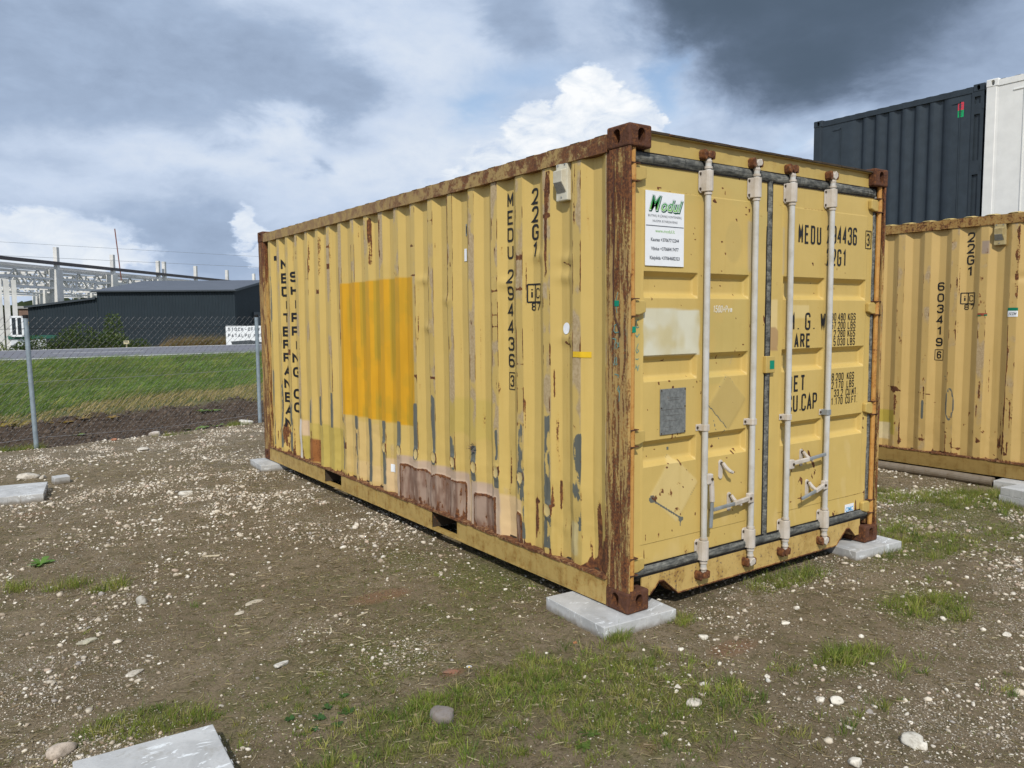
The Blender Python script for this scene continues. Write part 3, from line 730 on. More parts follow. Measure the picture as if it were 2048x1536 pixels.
    c = mixc(c, (.30, .12, .035), q); rust = rust*(1-q)+q*(.25+.4*fbm(Y, Z, 9, 25)); scr *= (1-q)
    # rust triangle by the post, rust blotches far end
    tri = sst(Z+(Y-.20)*1.05+(f2-.5)*.10, .40, .34)*(Y < .46)*sst(Y, .16, .2)
    rust += tri*.85
    rust += oval(Y, Z, 5.35, .36, .07, .14)*.5*(f2+.3)
    c = mixc(c, (.60, .66, .60), 0*Y)
    # circle mark, grime of the lower wall
    dirt += sst(fbm(Y*3, Z, 2.4, 71), .56, .70)*.30*(1-o)
    rust = np.clip(rust, 0, 1.2)
    return c, np.stack([rust, np.clip(scr, 0, 1), np.clip(dirt, 0, 1)], 1), dX

main_mats = dict(cast=M['cast'], post=M['post'], bar=M['bar'], rail_top=M['rail_top_main'], rail=M['yellow_rail'], roof=M['yellow_rail'], panel=M['side'], panel2=M['yellow'], rough=True)
main, mwall, msx = container('shipping_container', 'worn yellow container with an orange square on its side and white-barred doors, nearest the camera', 6.058, (0, 0, 0), main_mats, E0M, PIT_, paint_main, .012, .011)

def side_map(sx, lift=.0022):
    def f(cy):
        # a runs to the right in the picture (towards smaller y)
        return lambda a, b, l=0: (sx(cy-a, b)-lift-l, cy-a, b)
    return f
SM = side_map(msx, .0030)
LB = M['black']
def vtext(txt, cy, ztop, w, h, th, adv, sm=SM, wall=mwall, name='lettering', mat=LB):
    return letters(txt, w, h, th, adv, sm(cy), name, mat, wall, vertical=True, offs=(0, ztop-h/2))
DXS = .0
vtext('MEDU', 1.131, 2.385, .066, .088, .0135, .1085)
vtext('294436', 1.131, 1.907, .066, .088, .0135, .1075)
vtext('3', 1.127, 1.232, .042, .075, .0105, .1)
def frame_box(cy, cz, w, h, th, sm, wall, mat=LB, mid=False):
    f = sm(cy); mb = MB()
    for a0, b0, a1, b1 in [(-w/2, -h/2, w/2, -h/2), (w/2, -h/2, w/2, h/2), (w/2, h/2, -w/2, h/2), (-w/2, h/2, -w/2, -h/2)]+([(0, -h/2, 0, h/2)] if mid else []):
        L, Q = ribbon([np.array([a0, b0]), np.array([a1, b1])], th, .008); V = []
        for a, b in zip(L, Q): V += [f(a[0], cz+a[1]), f(b[0], cz+b[1])]
        mb.add(V, [(2*i, 2*i+1, 2*i+3, 2*i+2) for i in range(len(L)-1)])
    link('lettering_frame', mb.mesh('lettering_frame', False), mat, wall)
frame_box(1.127, 1.194, .062, .108, .006, SM, mwall)
vtext('22G1', .866, 2.380, .062, .096, .0145, .1075)
frame_box(.868, 1.748, .112, .108, .0095, SM, mwall, mid=True)
letters('i', .02, .062, .011, .1, SM(.868+.028), 'lettering', LB, mwall, offs=(0, 1.748))
letters('C', .034, .062, .0065, .1, SM(.868-.026), 'lettering', LB, mwall, offs=(0, 1.748))
letters('87', .036, .050, .0075, .046, SM(.868+.012), 'lettering', LB, mwall, offs=(0, 1.667))
vtext('MEDITERRANEAN', 5.315, 2.240, .128, .108, .024, .1420)
vtext('SHIPPING CO', 5.035, 2.10, .128, .108, .024, .1420)
# ---- small fittings and stickers on the long side
def vent(cy, z0, z1, mat, wall, sm, root_name='air_vent', x_front=-.006):
    o = MB().box(x_front+.012, cy-.052, z0, .045, cy+.052, z1).build(root_name, mat, wall, bevel=.006)
    h = MB(); zt = z1-.045; zb = z0+.045
    h.add([(x_front-.020, cy-.038, zb+.058), (x_front-.020, cy+.038, zb+.058), (x_front-.020, cy+.038, zt-.012), (x_front-.020, cy-.038, zt-.012),
           (x_front+.013, cy-.044, zb), (x_front+.013, cy+.044, zb), (x_front+.013, cy+.044, zt), (x_front+.013, cy-.044, zt)],
          [(0, 1, 2, 3), (3, 2, 6, 7), (0, 4, 5, 1), (1, 5, 6, 2), (0, 3, 7, 4)])
    h.build('vent_hood', mat, wall, bevel=.003)
    g = MB()
    for i in range(9):
        t = i/8; x = x_front+.0115-.030*t-.0022; z = zb+.003+.052*t-.001
        g.box(x-.001, cy-.034, z, x+.001, cy+.034, z+.003)
    g.add([(x_front+.0095, cy-.037, zb+.002), (x_front+.0095, cy+.037, zb+.002), (x_front-.0215, cy+.034, zb+.056), (x_front-.0215, cy-.034, zb+.056)], [(0, 1, 2, 3)])
    g.build('vent_mesh', M['vmesh'], wall)
    for dy_, z in ((-.03, z1-.022), (.03, z1-.022), (0, z0+.02)): MB().tube([(x_front+.013, cy+dy_, z), (x_front+.008, cy+dy_, z)], .005, 8).build('rivet', M['zinc'], wall)
M['vmesh'] = plain('grey vent mesh', (.30, .29, .25), .8, .35, 300)
M['ventw'] = paint('dirty cream vent paint', (.60, .57, .46), .08, grime=.6)
vent(.562, 2.262, 2.485, M['ventw'], mwall, SM)
def sticker(f, a0, b0, a1, b1, mat, wall, name='sticker', n=8):
    V = []
    for i in range(n+1):
        a = a0+(a1-a0)*i/n; V += [f(a, b0, .0004), f(a, b1, .0004)]
    return link(name, np_mesh(name, V, [(2*i, 2*i+2, 2*i+3, 2*i+1) for i in range(n)]), mat, wall)
f0 = SM(1.650)
sticker(f0, -.014, 2.165, .012, 2.245, M['zinc'], mwall)
sticker(f0, -.010, 2.180, .008, 2.230, M['black'], mwall)
sticker(SM(1.664), -.02, 1.992, .016, 2.078, M['white'], mwall)
sticker(SM(1.664), .017, 1.99, .024, 2.07, M['black'], mwall)
sticker(SM(.405), -.06, 1.372, .062, 1.405, M['tape_y'], mwall, n=14)
sticker(SM(5.60), -.03, 2.25, .02, 2.30, M['black'], mwall)
f1_ = SM(.566); V = [f1_(0, 1.535, .0004)]+[f1_(.032*math.cos(t*math.pi/10), 1.535+.034*math.sin(t*math.pi/10), .0004) for t in range(20)]
link('sticker', np_mesh('sticker', V, [(0, i+1, (i+1) % 20+1) for i in range(20)]), M['white'], mwall)
sticker(SM(2.83), -.03, .335, .025, .40, M['white'], mwall)
# torn lifted patch of paint
mb = MB()
for i in range(9):
    a = random.uniform(-.05, .05); z = .70+random.uniform(-.03, .04); s = random.uniform(.012, .03)
    y = 1.545-a*.7; x = msx(y, z)-.004
    mb.add([(x, y-s*.5, z), (x, y+s*.5, z+.006), (x-s*1.1, y+random.uniform(-.02, .02), z+s*random.uniform(.3, 1.2))], [(0, 1, 2)])
mb.build('torn_paint_flap', plain('torn purple primer', (.16, .09, .09), .7, .3), mwall)

# ------------------------------------------------------------------ door end of the near container
YD = .055
def fx(x): return x+.025*(x+2.864)/3.03          # measured positions referred to the door plane
BANDS = [(1.843, 1.698), (1.389, 1.244), (.922, .776)]
def smooth_trap(t, a, b, s):
    return np.clip(np.minimum((t-a)/s, (b-t)/s), 0, 1)
def door_leaf(name, x0, x1, pans, painter, root, label=None):
    z0, z1 = .232, 2.412
    xs = list(np.arange(x0, x1, .0095))+[x1]; zs = list(np.arange(z0, z1, .0105))+[z1]
    for a, b in pans: xs += [a, a+.012, b-.012, b, a-.001, b+.001]
    for b, a in BANDS: zs += [a, a+.022, b-.022, b, a-.001, b+.001]
    for a in (.347, 2.275): zs += [a-.002, a, a+.002]
    xs = np.unique(np.round(xs, 4)); zs = np.unique(np.round(zs, 4))
    X, Z = np.meshgrid(xs, zs, indexing='ij'); X = X.ravel(); Z = Z.ravel()
    d = np.zeros(len(X))
    for a, b in pans:
        px = smooth_trap(X, a, b, .016)
        for zt, zb in BANDS: d = np.maximum(d, np.minimum(px, smooth_trap(Z, zb, zt, .028)))
    panin = (X > pans[0][0]-.004)*(X < pans[-1][1]+.004)*(Z > .347)*(Z < 2.275)
    Y = YD+d*.036-panin*.0025
    Y = Y+(fbm(X, Z, 2.4, 91)-.5)*.006+(fbm(X, Z, 7, 92)-.5)*.0035
    col, msk, dd = painter(X, Z, d)
    Y = Y+dd
    me = np_mesh(name, np.stack([X, Y, Z], 1), grid_faces(len(xs), len(zs))[:, ::-1]); colr(me, len(X), col, msk)
    o = link(name, me, M['door'], root)
    if label: o['label'] = label
    # edge frame round the leaf
    MB().box(x0, YD+.004, z0, x1, YD+.045, z0+.01).box(x0, YD+.004, z1-.01, x1, YD+.045, z1).box(x0-.001, YD+.004, z0, x0+.01, YD+.045, z1).box(x1-.01, YD+.004, z0, x1+.001, YD+.045, z1).build('door_edge', M['yellow'], o)
    G = Y.reshape(len(xs), len(zs))
    def surf(x, z):
        i = min(max(int(np.searchsorted(xs, x))-1, 0), len(xs)-2); j = min(max(int(np.searchsorted(zs, z))-1, 0), len(zs)-2)
        return float(G[i:i+2, j:j+2].min())
    return o, surf
def door_base(X, Z, seed):
    n = len(X); c = np.tile(np.array((.570, .408, .128)), (n, 1)); c = c*(1+(fbm(X, Z, 1.6, seed)-.5)[:, None]*.14)
    dirt = sst(fbm(X*1.5, Z, 3, seed+3), .58, .72)*.18; rust = sst(fbm(X, Z, 30, seed+5, 2), .80, .86)*.9*sst(fbm(X, Z, 2, seed+6), .45, .6)
    for b in (.347, 2.275):
        rust += sst(np.abs(Z-b), .004, .001)*sst(fbm(X, Z, 8, seed+8), .52, .62)*.6
    low = sst(Z, .38, .24); rust += low*sst(fbm(X*4, Z*.6, 4, seed+9), .5, .7)*.45; dirt += low*.18
    return n, c, dirt, rust, np.zeros(n), np.zeros(n)
def diamond(X, Z, cx, cz, a, rot=0.0):
    dx = X-cx; dz = Z-cz; c, s = math.cos(rot), math.sin(rot); u = dx*c+dz*s; v = -dx*s+dz*c
    return np.abs(u)+np.abs(v)-a, u, v
def line(X, Z, x0, z0, x1, z1, w):
    d = np.array([x1-x0, z1-z0]); L2 = d@d; t = np.clip(((X-x0)*d[0]+(Z-z0)*d[1])/L2, 0, 1)
    return sst(np.sqrt((X-x0-t*d[0])**2+(Z-z0-t*d[1])**2), w, w*.4)
def paint_left(X, Z, d):
    n, c, dirt, rust, scr, dd = door_base(X, Z, 3)
    # overpainted white rectangle
    m = box_mask(X, Z, fx(.130), fx(.575), 1.386, 1.640, .004, .028, 4); c = mixc(c, (.64, .62, .49), m*.97); dirt *= 1-m; rust *= 1-m
    m2 = m*sst(fbm(X, Z, 5, 14), .5, .66)*.5; c = mixc(c, (.58, .53, .36), m2)
    # ghosts of removed placards
    D1, u, v = diamond(X, Z, fx(.822), 1.092, .166, .06)
    c = mixc(c, (.47, .345, .12), sst(D1, .004, -.004)*.8); rim = sst(np.abs(D1), .010, .002)
    scr += rim*sst(fbm(X, Z, 9, 31), .44, .56)*.8; dd -= sst(D1, .002, -.002)*.0022; rust += sst(np.abs(D1-.004), .008, .002)*.22
    D2, u, v = diamond(X, Z, fx(.380), .630, .195, .10)
    ins = sst(D2, .004, -.004); c = mixc(c, (.63, .48, .20), ins*.9); dd -= ins*.0016; rim = sst(np.abs(D2), .010, .002)
    rust += sst(np.abs(D2), .007, .002)*.30; scr += rim*sst(fbm(X, Z, 8, 33), .50, .62)*.7; rust += ins*sst(fbm(X*2+Z, Z-X*.6, 16, 35), .60, .72)*.55
    scr += line(X, Z, fx(.20), .592, fx(.43), .455, .009)*.8+oval(X, Z, fx(.205), .592, .022, .022)*1+oval(X, Z, fx(.435), .447, .018, .016)*1
    scr += line(X, Z, fx(.435), .45, fx(.425), .385, .004)*.8+line(X, Z, fx(.70), 1.0, fx(.725), .93, .004)*.9+line(X, Z, fx(.80), .93, fx(.79), .87, .004)*.9
    scr += oval(X, Z, fx(.36), .855, .012, .012)*.8+line(X, Z, fx(.60), .16+.7, fx(.62), .8, .003)*0
    ol = oval(X, Z, fx(.858), 2.03, .072, .118, 1.15, .9); c = mixc(c, (.50, .365, .12), ol*.8)
    ol = box_mask(X, Z, fx(.985), fx(1.00)+.03, 1.86, 2.165, .012, .02, 9); c = mixc(c, (.46, .38, .24), ol*.9)
    for x, z in [(.24, 2.285), (.255, 2.288), (.76, 2.33), (.9, 2.40), (.70, 2.25), (.88, 2.16), (.96, 2.24), (.25, 1.235), (.33, 1.24)]: rust += oval(X, Z, fx(x), z, .010, .008)*.8
    rust += line(X, Z, fx(.255), 1.235, fx(.258), 1.20, .006)*.7+oval(X, Z, fx(.36), .93, .012, .02)*.6+line(X, Z, fx(.155), .40, fx(.15), .27, .006)*.8
    c = mixc(c, (.50, .39, .13), sst(fbm(X, Z, 3.4, 44), .56, .68)*.5*(Z > 1.2)); c = mixc(c, (.66, .50, .22), sst(fbm(X, Z*.4, 6, 45), .58, .68)*.35*(Z < .7))
    dirt += line(X, Z, fx(.9), 1.36, fx(.88), 1.30, .02)*.5
    return c, np.stack([np.clip(rust, 0, 1), np.clip(scr, 0, 1), np.clip(dirt, 0, 1)], 1), dd
def paint_right(X, Z, d):
    n, c, dirt, rust, scr, dd = door_base(X, Z, 53)
    m = box_mask(X, Z, fx(1.37), fx(1.60), 1.585, 1.665, .004, .012, 4); c = mixc(c, (.66, .51, .22), m*.9)
    m = box_mask(X, Z, fx(1.215), fx(1.275), 1.40, 1.70, .005, .02, 6); c = mixc(c, (.68, .52, .24), m*.95)
    m = box_mask(X, Z, fx(1.22), fx(1.36), 1.40, 1.53, .004, .05, 8)*sst(fbm(X, Z, 9, 9), .42, .48); c = mixc(c, (.40, .25, .12), m*.9); rust += m*.2
    D1, u, v = diamond(X, Z, fx(1.61), .62, .17, .1)
    rust += sst(D1, .01, -.01)*sst(fbm(X*3+Z, Z, 10, 61), .60, .70)*.85
    rust += line(X, Z, fx(1.44), .40, fx(1.74), .43, .004)*.7+line(X, Z, fx(1.56), .52, fx(1.565), .30, .010)*.5+line(X, Z, fx(1.50), .48, fx(1.56), .56, .008)*.6+line(X, Z, fx(1.60), .48, fx(1.63), .55, .008)*.5
    c = mixc(c, (.46, .38, .24), box_mask(X, Z, fx(1.322), fx(1.335), 1.85, 2.14, .01, .02, 9)*.9)
    rust += line(X, Z, fx(2.20), .30, fx(2.205), .20, .008)*.8+line(X, Z, fx(2.30), .36, fx(2.30), .20, .010)*.7+line(X, Z, fx(2.24), 2.06, fx(2.245), 2.0, .005)*.5
    scr += oval(X, Z, fx(1.225), 1.02, .02, .03)*.0
    c = mixc(c, (.66, .50, .22), sst(fbm(X*2+Z*.5, Z*.5, 7, 45), .58, .66)*.35*(Z < .75))
    return c, np.stack([np.clip(rust, 0, 1), np.clip(scr, 0, 1), np.clip(dirt, 0, 1)], 1), dd
PL = [(fx(.133), fx(.555)), (fx(.645), fx(1.0))]; PR = [(fx(1.325), fx(1.765)), (fx(1.848), fx(2.240))]
dl, sl = door_leaf('door', .078, 1.195, PL, paint_left, main, 'left door with a white company sign and a painted-over white rectangle')
dr, sr = door_leaf('door', 1.243, 2.352, PR, paint_right, main, 'right door carrying the weights and capacity lettering')
# header and sill
hd = MB().box(.155, .050, 2.462, W-.155, .070, 2.556).box(.155, .030, 2.556, W-.155, .07, 2.5605)
hd.build('door_header', M['yellow'], main)
lip = MB()
for i in range(40):
    a = .160+(W-.32)*i/40; b = .160+(W-.32)*(i+1)/40; j = random.uniform(-.003, .003)
    lip.box(a, .020+j, 2.5608, b, .10, 2.5715+j*.6)
lip.build('header_lip', M['under'], main)
def sill_poly():
    a = [(.150, .182), (.150, .10), (.205, .060), (.235, .085), (.283, .116), (.325, .112), (.44, .020)]
    return [(.150, .182), (.150, .055), (.215, .055), (.285, .117), (.320, .117), (.437, .020), (W-.437, .020), (W-.320, .117), (W-.285, .117), (W-.215, .055), (W-.150, .055), (W-.150, .182)]
M['sill'] = paint('stained yellow sill paint', (.53, .37, .13), .24, grime=.8, chips=(.18, .15, .11))
MB().prism(sill_poly(), .048, .056, 'y').build('door_sill', M['sill'], main)
sf = MB(); P = sill_poly()[2:10]
for i in range(len(P)-1): 
    a, b = P[i], P[i+1]; sf.add([(a[0], .044, a[1]), (b[0], .044, b[1]), (b[0], .15, b[1]), (a[0], .15, a[1]), (a[0], .044, a[1]+.006), (b[0], .044, b[1]+.006), (b[0], .15, b[1]+.006), (a[0], .15, a[1]+.006)],
       [(0, 1, 2, 3), (4, 7, 6, 5), (0, 4, 5, 1), (2, 6, 7, 3), (0, 3, 7, 4), (1, 5, 6, 2)])
sf.build('sill_flange', M['rail_rust'], main)
# rubber gaskets as lumpy strips
def gasket(p0, p1, w, root, seed, dir_):
    n = int(np.linalg.norm(np.array(p1)-np.array(p0))/.012); V = []
    for i in range(n+1):
        t = i/n; c = np.array(p0)*(1-t)+np.array(p1)*t; wob = (vn(np.array([t*9.]), np.array([seed*1.]), 3, seed)[0]-.5)
        for k in range(7):
            s = (k/6-.5); hgt = .011*math.cos(s*math.pi)**.6 if abs(s) < .5 else 0
            hgt *= .6+.8*vn(np.array([t*60.]), np.array([k*1.]), 1.0, seed+3)[0]; ww = w*(1+.12*wob)
            off = s*ww+wob*.006
            if dir_ == 'h': V.append((c[0], c[1]-hgt, c[2]+off))
            else: V.append((c[0]+off, c[1]-hgt, c[2]))
    F = grid_faces(n+1, 7)
    return link('rubber_gasket', np_mesh('rubber_gasket', V, F), M['gasket'], root)
MB().box(.068, .0495, 2.400, W-.068, .0505, 2.466).build('gasket_gap', M['void'], main); MB().box(.068, .047, .168, W-.068, .0478, .238).build('gasket_gap', M['void'], main); MB().box(1.190, .0535, .23, 1.248, .0545, 2.41).build('gasket_gap', M['void'], main)
gasket((.068, .048, 2.434), (2.355, .048, 2.434), .052, main, 2, 'h')
gasket((.072, .044, .205), (2.372, .044, .205), .048, main, 4, 'h')
gasket((1.219, .053, .225), (1.219, .053, 2.41), .038, main, 6, 'v')
gasket((2.366, .055, .235), (2.366, .055, 2.41), .032, main, 8, 'v')
gasket((.070, .055, .235), (.070, .055, 2.41), .024, main, 9, 'v')
# hinges
def hinge(z, right, door):
    cx = W-.053 if right else .053; sg = -1 if right else 1
    xb = cx+sg*.098
    mb = MB()
    P = [(cx-sg*.022, z-.040), (cx+sg*.050, z-.040), (xb, z-.026), (xb, z+.030), (xb-sg*.012, z+.038), (cx-sg*.022, z+.038)]
    mb.prism(P, .026, .054, 'y')
    o = mb.build('hinge', M['yellow'] , door, bevel=.006)
    MB().tube([(cx, .030, z-.043), (cx, .030, z+.043)], .018, 12).build('hinge_pin', M['bar'], door)
    for q in (-.048, .043): MB().box(min(cx-sg*.03, cx+sg*.035), .011, z+q, max(cx-sg*.03, cx+sg*.035), .05, z+q+.005).build('hinge_lug', M['cast'], door)
for z in (2.348, 1.648, .952, .250):
    hinge(z, False, dl); hinge(z, True, dr)
# locking bars
RY = .020
RODS = [(.622, dl), (1.046, dl), (1.392, dr), (1.816, dr)]
def bolt_heads(mb, pts, y): 
    for x, z in pts: mb.tube([(x, y, z), (x, y-.006, z)], .0078, 8)
for i, (x, door) in enumerate(RODS):
    seg = [( .13, .0175), (.2, .0175), (1.1, .0178), (1.9, .0175), (2.46, .0175)]
    j = [random.uniform(-.002, .002) for _ in seg]
    MB().tube([(x+jj, RY, z) for (z, r), jj in zip(seg, j)], [r for _, r in seg], 16).build('locking_bar', M['rod'], door, smooth=False)
    for zc, hh in ((2.352, .064), (.243, .064)):
        mb = MB(); zc2 = zc
        P = [(x-.046, zc-hh+.012), (x-.034, zc-hh), (x+.034, zc-hh), (x+.046, zc-hh+.012), (x+.046, zc+hh-.012), (x+.034, zc+hh), (x-.034, zc+hh), (x-.046, zc+hh-.012)]
        mb.prism(P, YD-.008, YD-.002, 'y')
        mb.build('bar_bracket', M['bracket'], door, bevel=.002)
        h = MB(); prof_ = [(x-.032, YD-.006), (x-.026, RY-.010), (x-.016, RY-.024), (x, RY-.028), (x+.016, RY-.024), (x+.026, RY-.010), (x+.032, YD-.006)]
        h.prism(prof_, zc-hh+.006, zc+hh-.006, 'z').build('bar_sleeve', M['bracket'], door, bevel=.003)
        mb = MB(); bolt_heads(mb, [(x+a, zc+b) for a in (-.036, .036) for b in (-.042, .042)], YD-.007); mb.build('bolt', M['under'], door)['kind'] = 'stuff'
    zm = .962
    MB().box(x-.046, YD-.007, zm-.019, x+.046, YD-.002, zm+.019).build('bar_bracket', M['bracket'], door, bevel=.003)
    MB().prism([(x-.026, YD-.006), (x-.023, RY-.012), (x-.012, RY-.021), (x+.012, RY-.021), (x+.023, RY-.012), (x+.026, YD-.006)], zm-.018, zm+.018, 'z').build('bar_sleeve', M['zinc'] if i == 3 else M['bracket'], door, bevel=.002)
    mb = MB(); bolt_heads(mb, [(x+a, zm) for a in (-.036, .036)], YD-.006); mb.build('bolt', M['under'], door)['kind'] = 'stuff'
    # collars and cam heads
    for zz in (2.283, 2.425, .172, .312): MB().tube([(x, RY, zz-.006), (x, RY, zz+.006)], .0225, 14).build('bar_collar', M['bracket'], door)
    for top in (1, 0):
        zz = 2.495 if top else .098; sg = 1 if top else -1
        MB().tube([(x, RY, zz-sg*.05), (x, RY, zz-sg*.035), (x, RY, zz-sg*.028), (x, RY, zz)], [.0175, .021, .016, .0145], 12).build('bar_collar', M['bracket'], door)
        c = MB().prism(rotl([(-.026, -.016), (.012, -.020), (.026, -.006), (.022, .018), (-.008, .022), (-.028, .008)], .3*i, x+.004, zz), RY-.022, RY+.010, 'y')
        c.build('cam_head', M['bracket'] if i in (1, 3) else M['cam'], door, bevel=.004)
        kp = MB().prism(rotl([(-.046, -.018), (-.034, -.030), (-.020, -.018), (-.022, .020), (-.036, .030), (-.048, .016)], 0, x, zz), RY-.016, YD-.002, 'y')
        kp.prism([(x+.022, zz-.024), (x+.040, zz-.022), (x+.044, zz+.016), (x+.026, zz+.026)], RY-.016, YD-.002, 'y').box(x-.040, YD-.010, zz-.022, x+.040, YD-.002, zz+.020)
        kp.build('cam_keeper', M['cam'], main, bevel=.004)
# handles and catches
def hub(x, z, door, right=True):
    s = 1 if right else -1
    MB().box(min(x, x+s*.050), RY-.024, z-.030, max(x, x+s*.050), RY+.004, z+.030).build('handle_hub', M['bracket'], door, bevel=.006)
    MB().tube([(x+s*.036, RY-.024, z), (x+s*.036, RY-.031, z)], .008, 8).build('bolt', M['under'], door)
def keeper(x, z, door):
    MB().prism([(x-.018+a, z+b) for a, b in stadium(.034, .115)], YD-.009, YD-.001, 'y').build('handle_catch', M['bracket'], door, bevel=.002)
    MB().tube([(x-.016, YD-.006, z+.036), (x-.016, YD-.016, z+.036)], .0095, 10).build('bolt', M['under'], door)
    c = MB(); c.tube([(x-.016, YD-.02, z+.04), (x-.004, YD-.036, z+.012), (x+.012, YD-.052, z-.008), (x+.034, YD-.056, z-.018)], [.011, .012, .011, .009], 8)
    c.build('catch_hook', M['bracket'], door, smooth=False)
def handle(x0, z0, x1, z1, door):
    a = np.array([x0, RY-.012, z0]); b = np.array([x1, RY-.026, z1]); m1 = a*.55+b*.45; m1[1] -= .008; e = b
    MB().bar(a, m1, .020, .026).build('lock_handle', M['bracket'], door, bevel=.004)
    MB().bar(m1, e, .014, .022).build('handle_grip', M['zinc'], door, bevel=.005)
hub(.622, .662, dl); handle(.668, .650, .650, .375, dl); keeper(.812, .695, dl)
hub(1.046, .500, dl, False); handle(1.010, .498, .672, .480, dl); keeper(.892, .490, dl)
hub(1.392, .660, dr); handle(1.435, .665, 1.770, .690, dr); keeper(1.600, .680, dr)
hub(1.816, .480, dr, False); handle(1.790, .482, 1.520, .425, dr); keeper(1.670, .470, dr)
# centre lock box
MB().box(1.180, .030, 1.248, 1.268, .056, 1.352).build('lock_box', M['yellow'], dr, bevel=.004)
MB().box(1.215, .0285, 1.272, 1.258, .0297, 1.325).build('sticker', M['green'], dr)
# door lettering
def DM(surf, cx=0, lift=.0022):
    return lambda a, b, l=0: (cx+a, surf(cx+a, b)-lift-l, b)
def dtext(txt, x0, zc, w, h, th, adv, surf, door, lift=.0022):
    return letters(txt, w, h, th, adv, DM(surf, x0, lift), 'lettering', LB, door, offs=(w/2, zc), ds=.03)
dtext('MEDU', fx(1.472), 2.113, .046, .118, .0145, (fx(1.712)-fx(1.472)-.046)/3, sr, dr)
dtext('294436', fx(1.775), 2.128, .047, .118, .0145, (fx(2.116)-fx(1.775)-.047)/5, sr, dr)
dtext('3', fx(2.234), 2.115, .040, .085, .012, .1, sr, dr)
mb = MB()
for (a0, b0, a1, b1) in [(0, 0, 1, 0), (1, 0, 1, 1), (1, 1, 0, 1), (0, 1, 0, 0)]:
    xa = fx(2.222); xb = fx(2.288); za, zb = 2.056, 2.174
    mb.bar((xa+(xb-xa)*a0, sr(2.26, 2.1)-.002, za+(zb-za)*b0), (xa+(xb-xa)*a1, sr(2.26, 2.1)-.002, za+(zb-za)*b1), .005, .0015, upv=(0, 1, 0))
mb.build('lettering_frame', LB, dr)
dtext('22G1', fx(1.775), 1.980, .047, .112, .0145, (fx(1.996)-fx(1.775)-.04)/3, sr, dr)
dtext('M. G. W.', fx(1.394), 1.562, .056, .112, .0145, .078, sr, dr)
dtext('TARE', fx(1.390), 1.439, .046, .092, .0140, .062, sr, dr)
dtext('NET', fx(1.390), 1.166, .050, .105, .0145, .068, sr, dr)
dtext('CU.CAP', fx(1.392), 1.040, .049, .112, .0140, .0605, sr, dr)
def small(txt, xr, zc, w=.0245, h=.050, th=.0066, adv=.0318):
    n = sum(adv*(.45 if c == '.' else (.7 if c == ' ' else 1)) for c in txt)
    dtext(txt, xr-n+(adv-w), zc, w, h, th, adv, sr, dr)
xn = fx(2.010); xu = fx(2.125)
for (a, b), z in zip([('30.480', 'KGS'), ('67.200', 'LBS'), ('2.280', 'KGS'), ('5.030', 'LBS')], (1.589, 1.533, 1.478, 1.422)):
    small(a, xn, z); small(b, xu, z)
for (a, b), z in zip([('28.200', 'KGS'), ('62.170', 'LBS'), ('33.2', 'CU.MT.'), ('1.170', 'CU.FT.')], (1.188, 1.133, 1.078, 1.023)):
    small(a, xn-.012, z); small(b, xu if len(b) == 3 else xu+.045, z, adv=.0318 if len(b) == 3 else .0295)
# company sign
sx0, sx1, sz0, sz1 = fx(.137), fx(.431), 1.872, 2.268
ys = YD-.0085
sg = MB().box(sx0, ys, sz0, sx1, ys+.003, sz1).build('company_sign', M['white'], dl)
scx = (sx0+sx1)/2
def SG(x0, z0, l0=.0008): return lambda a, b, l=0: (x0+a, ys-l0-l, z0+b)
M['s_grey'] = plain('sign grey print', (.09, .10, .12), .5, .1); M['s_lgreen'] = plain('sign light green print', (.17, .42, .07), .5, .1); M['s_dark'] = plain('sign dark green print', (.012, .09, .045), .5, .1)
def grad_mat():
    m, t, b = new_mat('sign green gradient print')
    z = t.sep(t.n.new('ShaderNodeTexCoord').outputs['Object'])[2]
    t.put(b.inputs['Base Color'], t.ramp(t.lin(z, 2.165, 2.245), [(0, (.20, .52, .06)), (.45, (.05, .30, .07)), (1, (.008, .10, .06))])); return m
M['s_grad'] = grad_mat()
for off, mat, lf, ddx, ddz in ((.007, M['s_dark'], .0006, .004, -.005), (.0055, M['s_dark'], .0008, 0, 0), (.0042, M['white'], .0010, 0, 0), (.0005, M['s_grad'], .0013, 0, 0)):
    font_text('M', .112, 'logo_print', mat, dl, SG(scx-.090+ddx, 2.168+ddz, lf), offset=off*.8, shear=.40, sx=.85)
    font_text('odul', .088, 'logo_print', mat, dl, SG(scx+.036+ddx, 2.168+ddz, lf), offset=off*.8, shear=.40, sx=.98)
font_text('BUITINIŲ IR JŪRINIŲ KONTEINERIŲ', .0175, 'sign_print', M['s_grey'], dl, SG(scx, 2.132), sx=.93)
font_text('NUOMA IR PARDAVIMAS', .0185, 'sign_print', M['s_grey'], dl, SG(scx, 2.104), sx=.93)
MB().box(sx0+.004, ys-.0012, 2.083, sx1-.004, ys-.0004, 2.087).build('sign_print', M['s_grey'], dl)
font_text('www.modul.lt', .026, 'sign_print', M['s_lgreen'], dl, SG(scx, 2.050))
font_text('Kaunas +37067712244', .0255, 'sign_print', M['s_grey'], dl, SG(scx, 2.003), offset=.0006, sx=.92)
font_text('Vilnius +37068417477', .0255, 'sign_print', M['s_grey'], dl, SG(scx, 1.955), offset=.0006, sx=.92)
font_text('Klaipėda +37064682323', .0255, 'sign_print', M['s_grey'], dl, SG(scx, 1.906), offset=.0006, sx=.92)
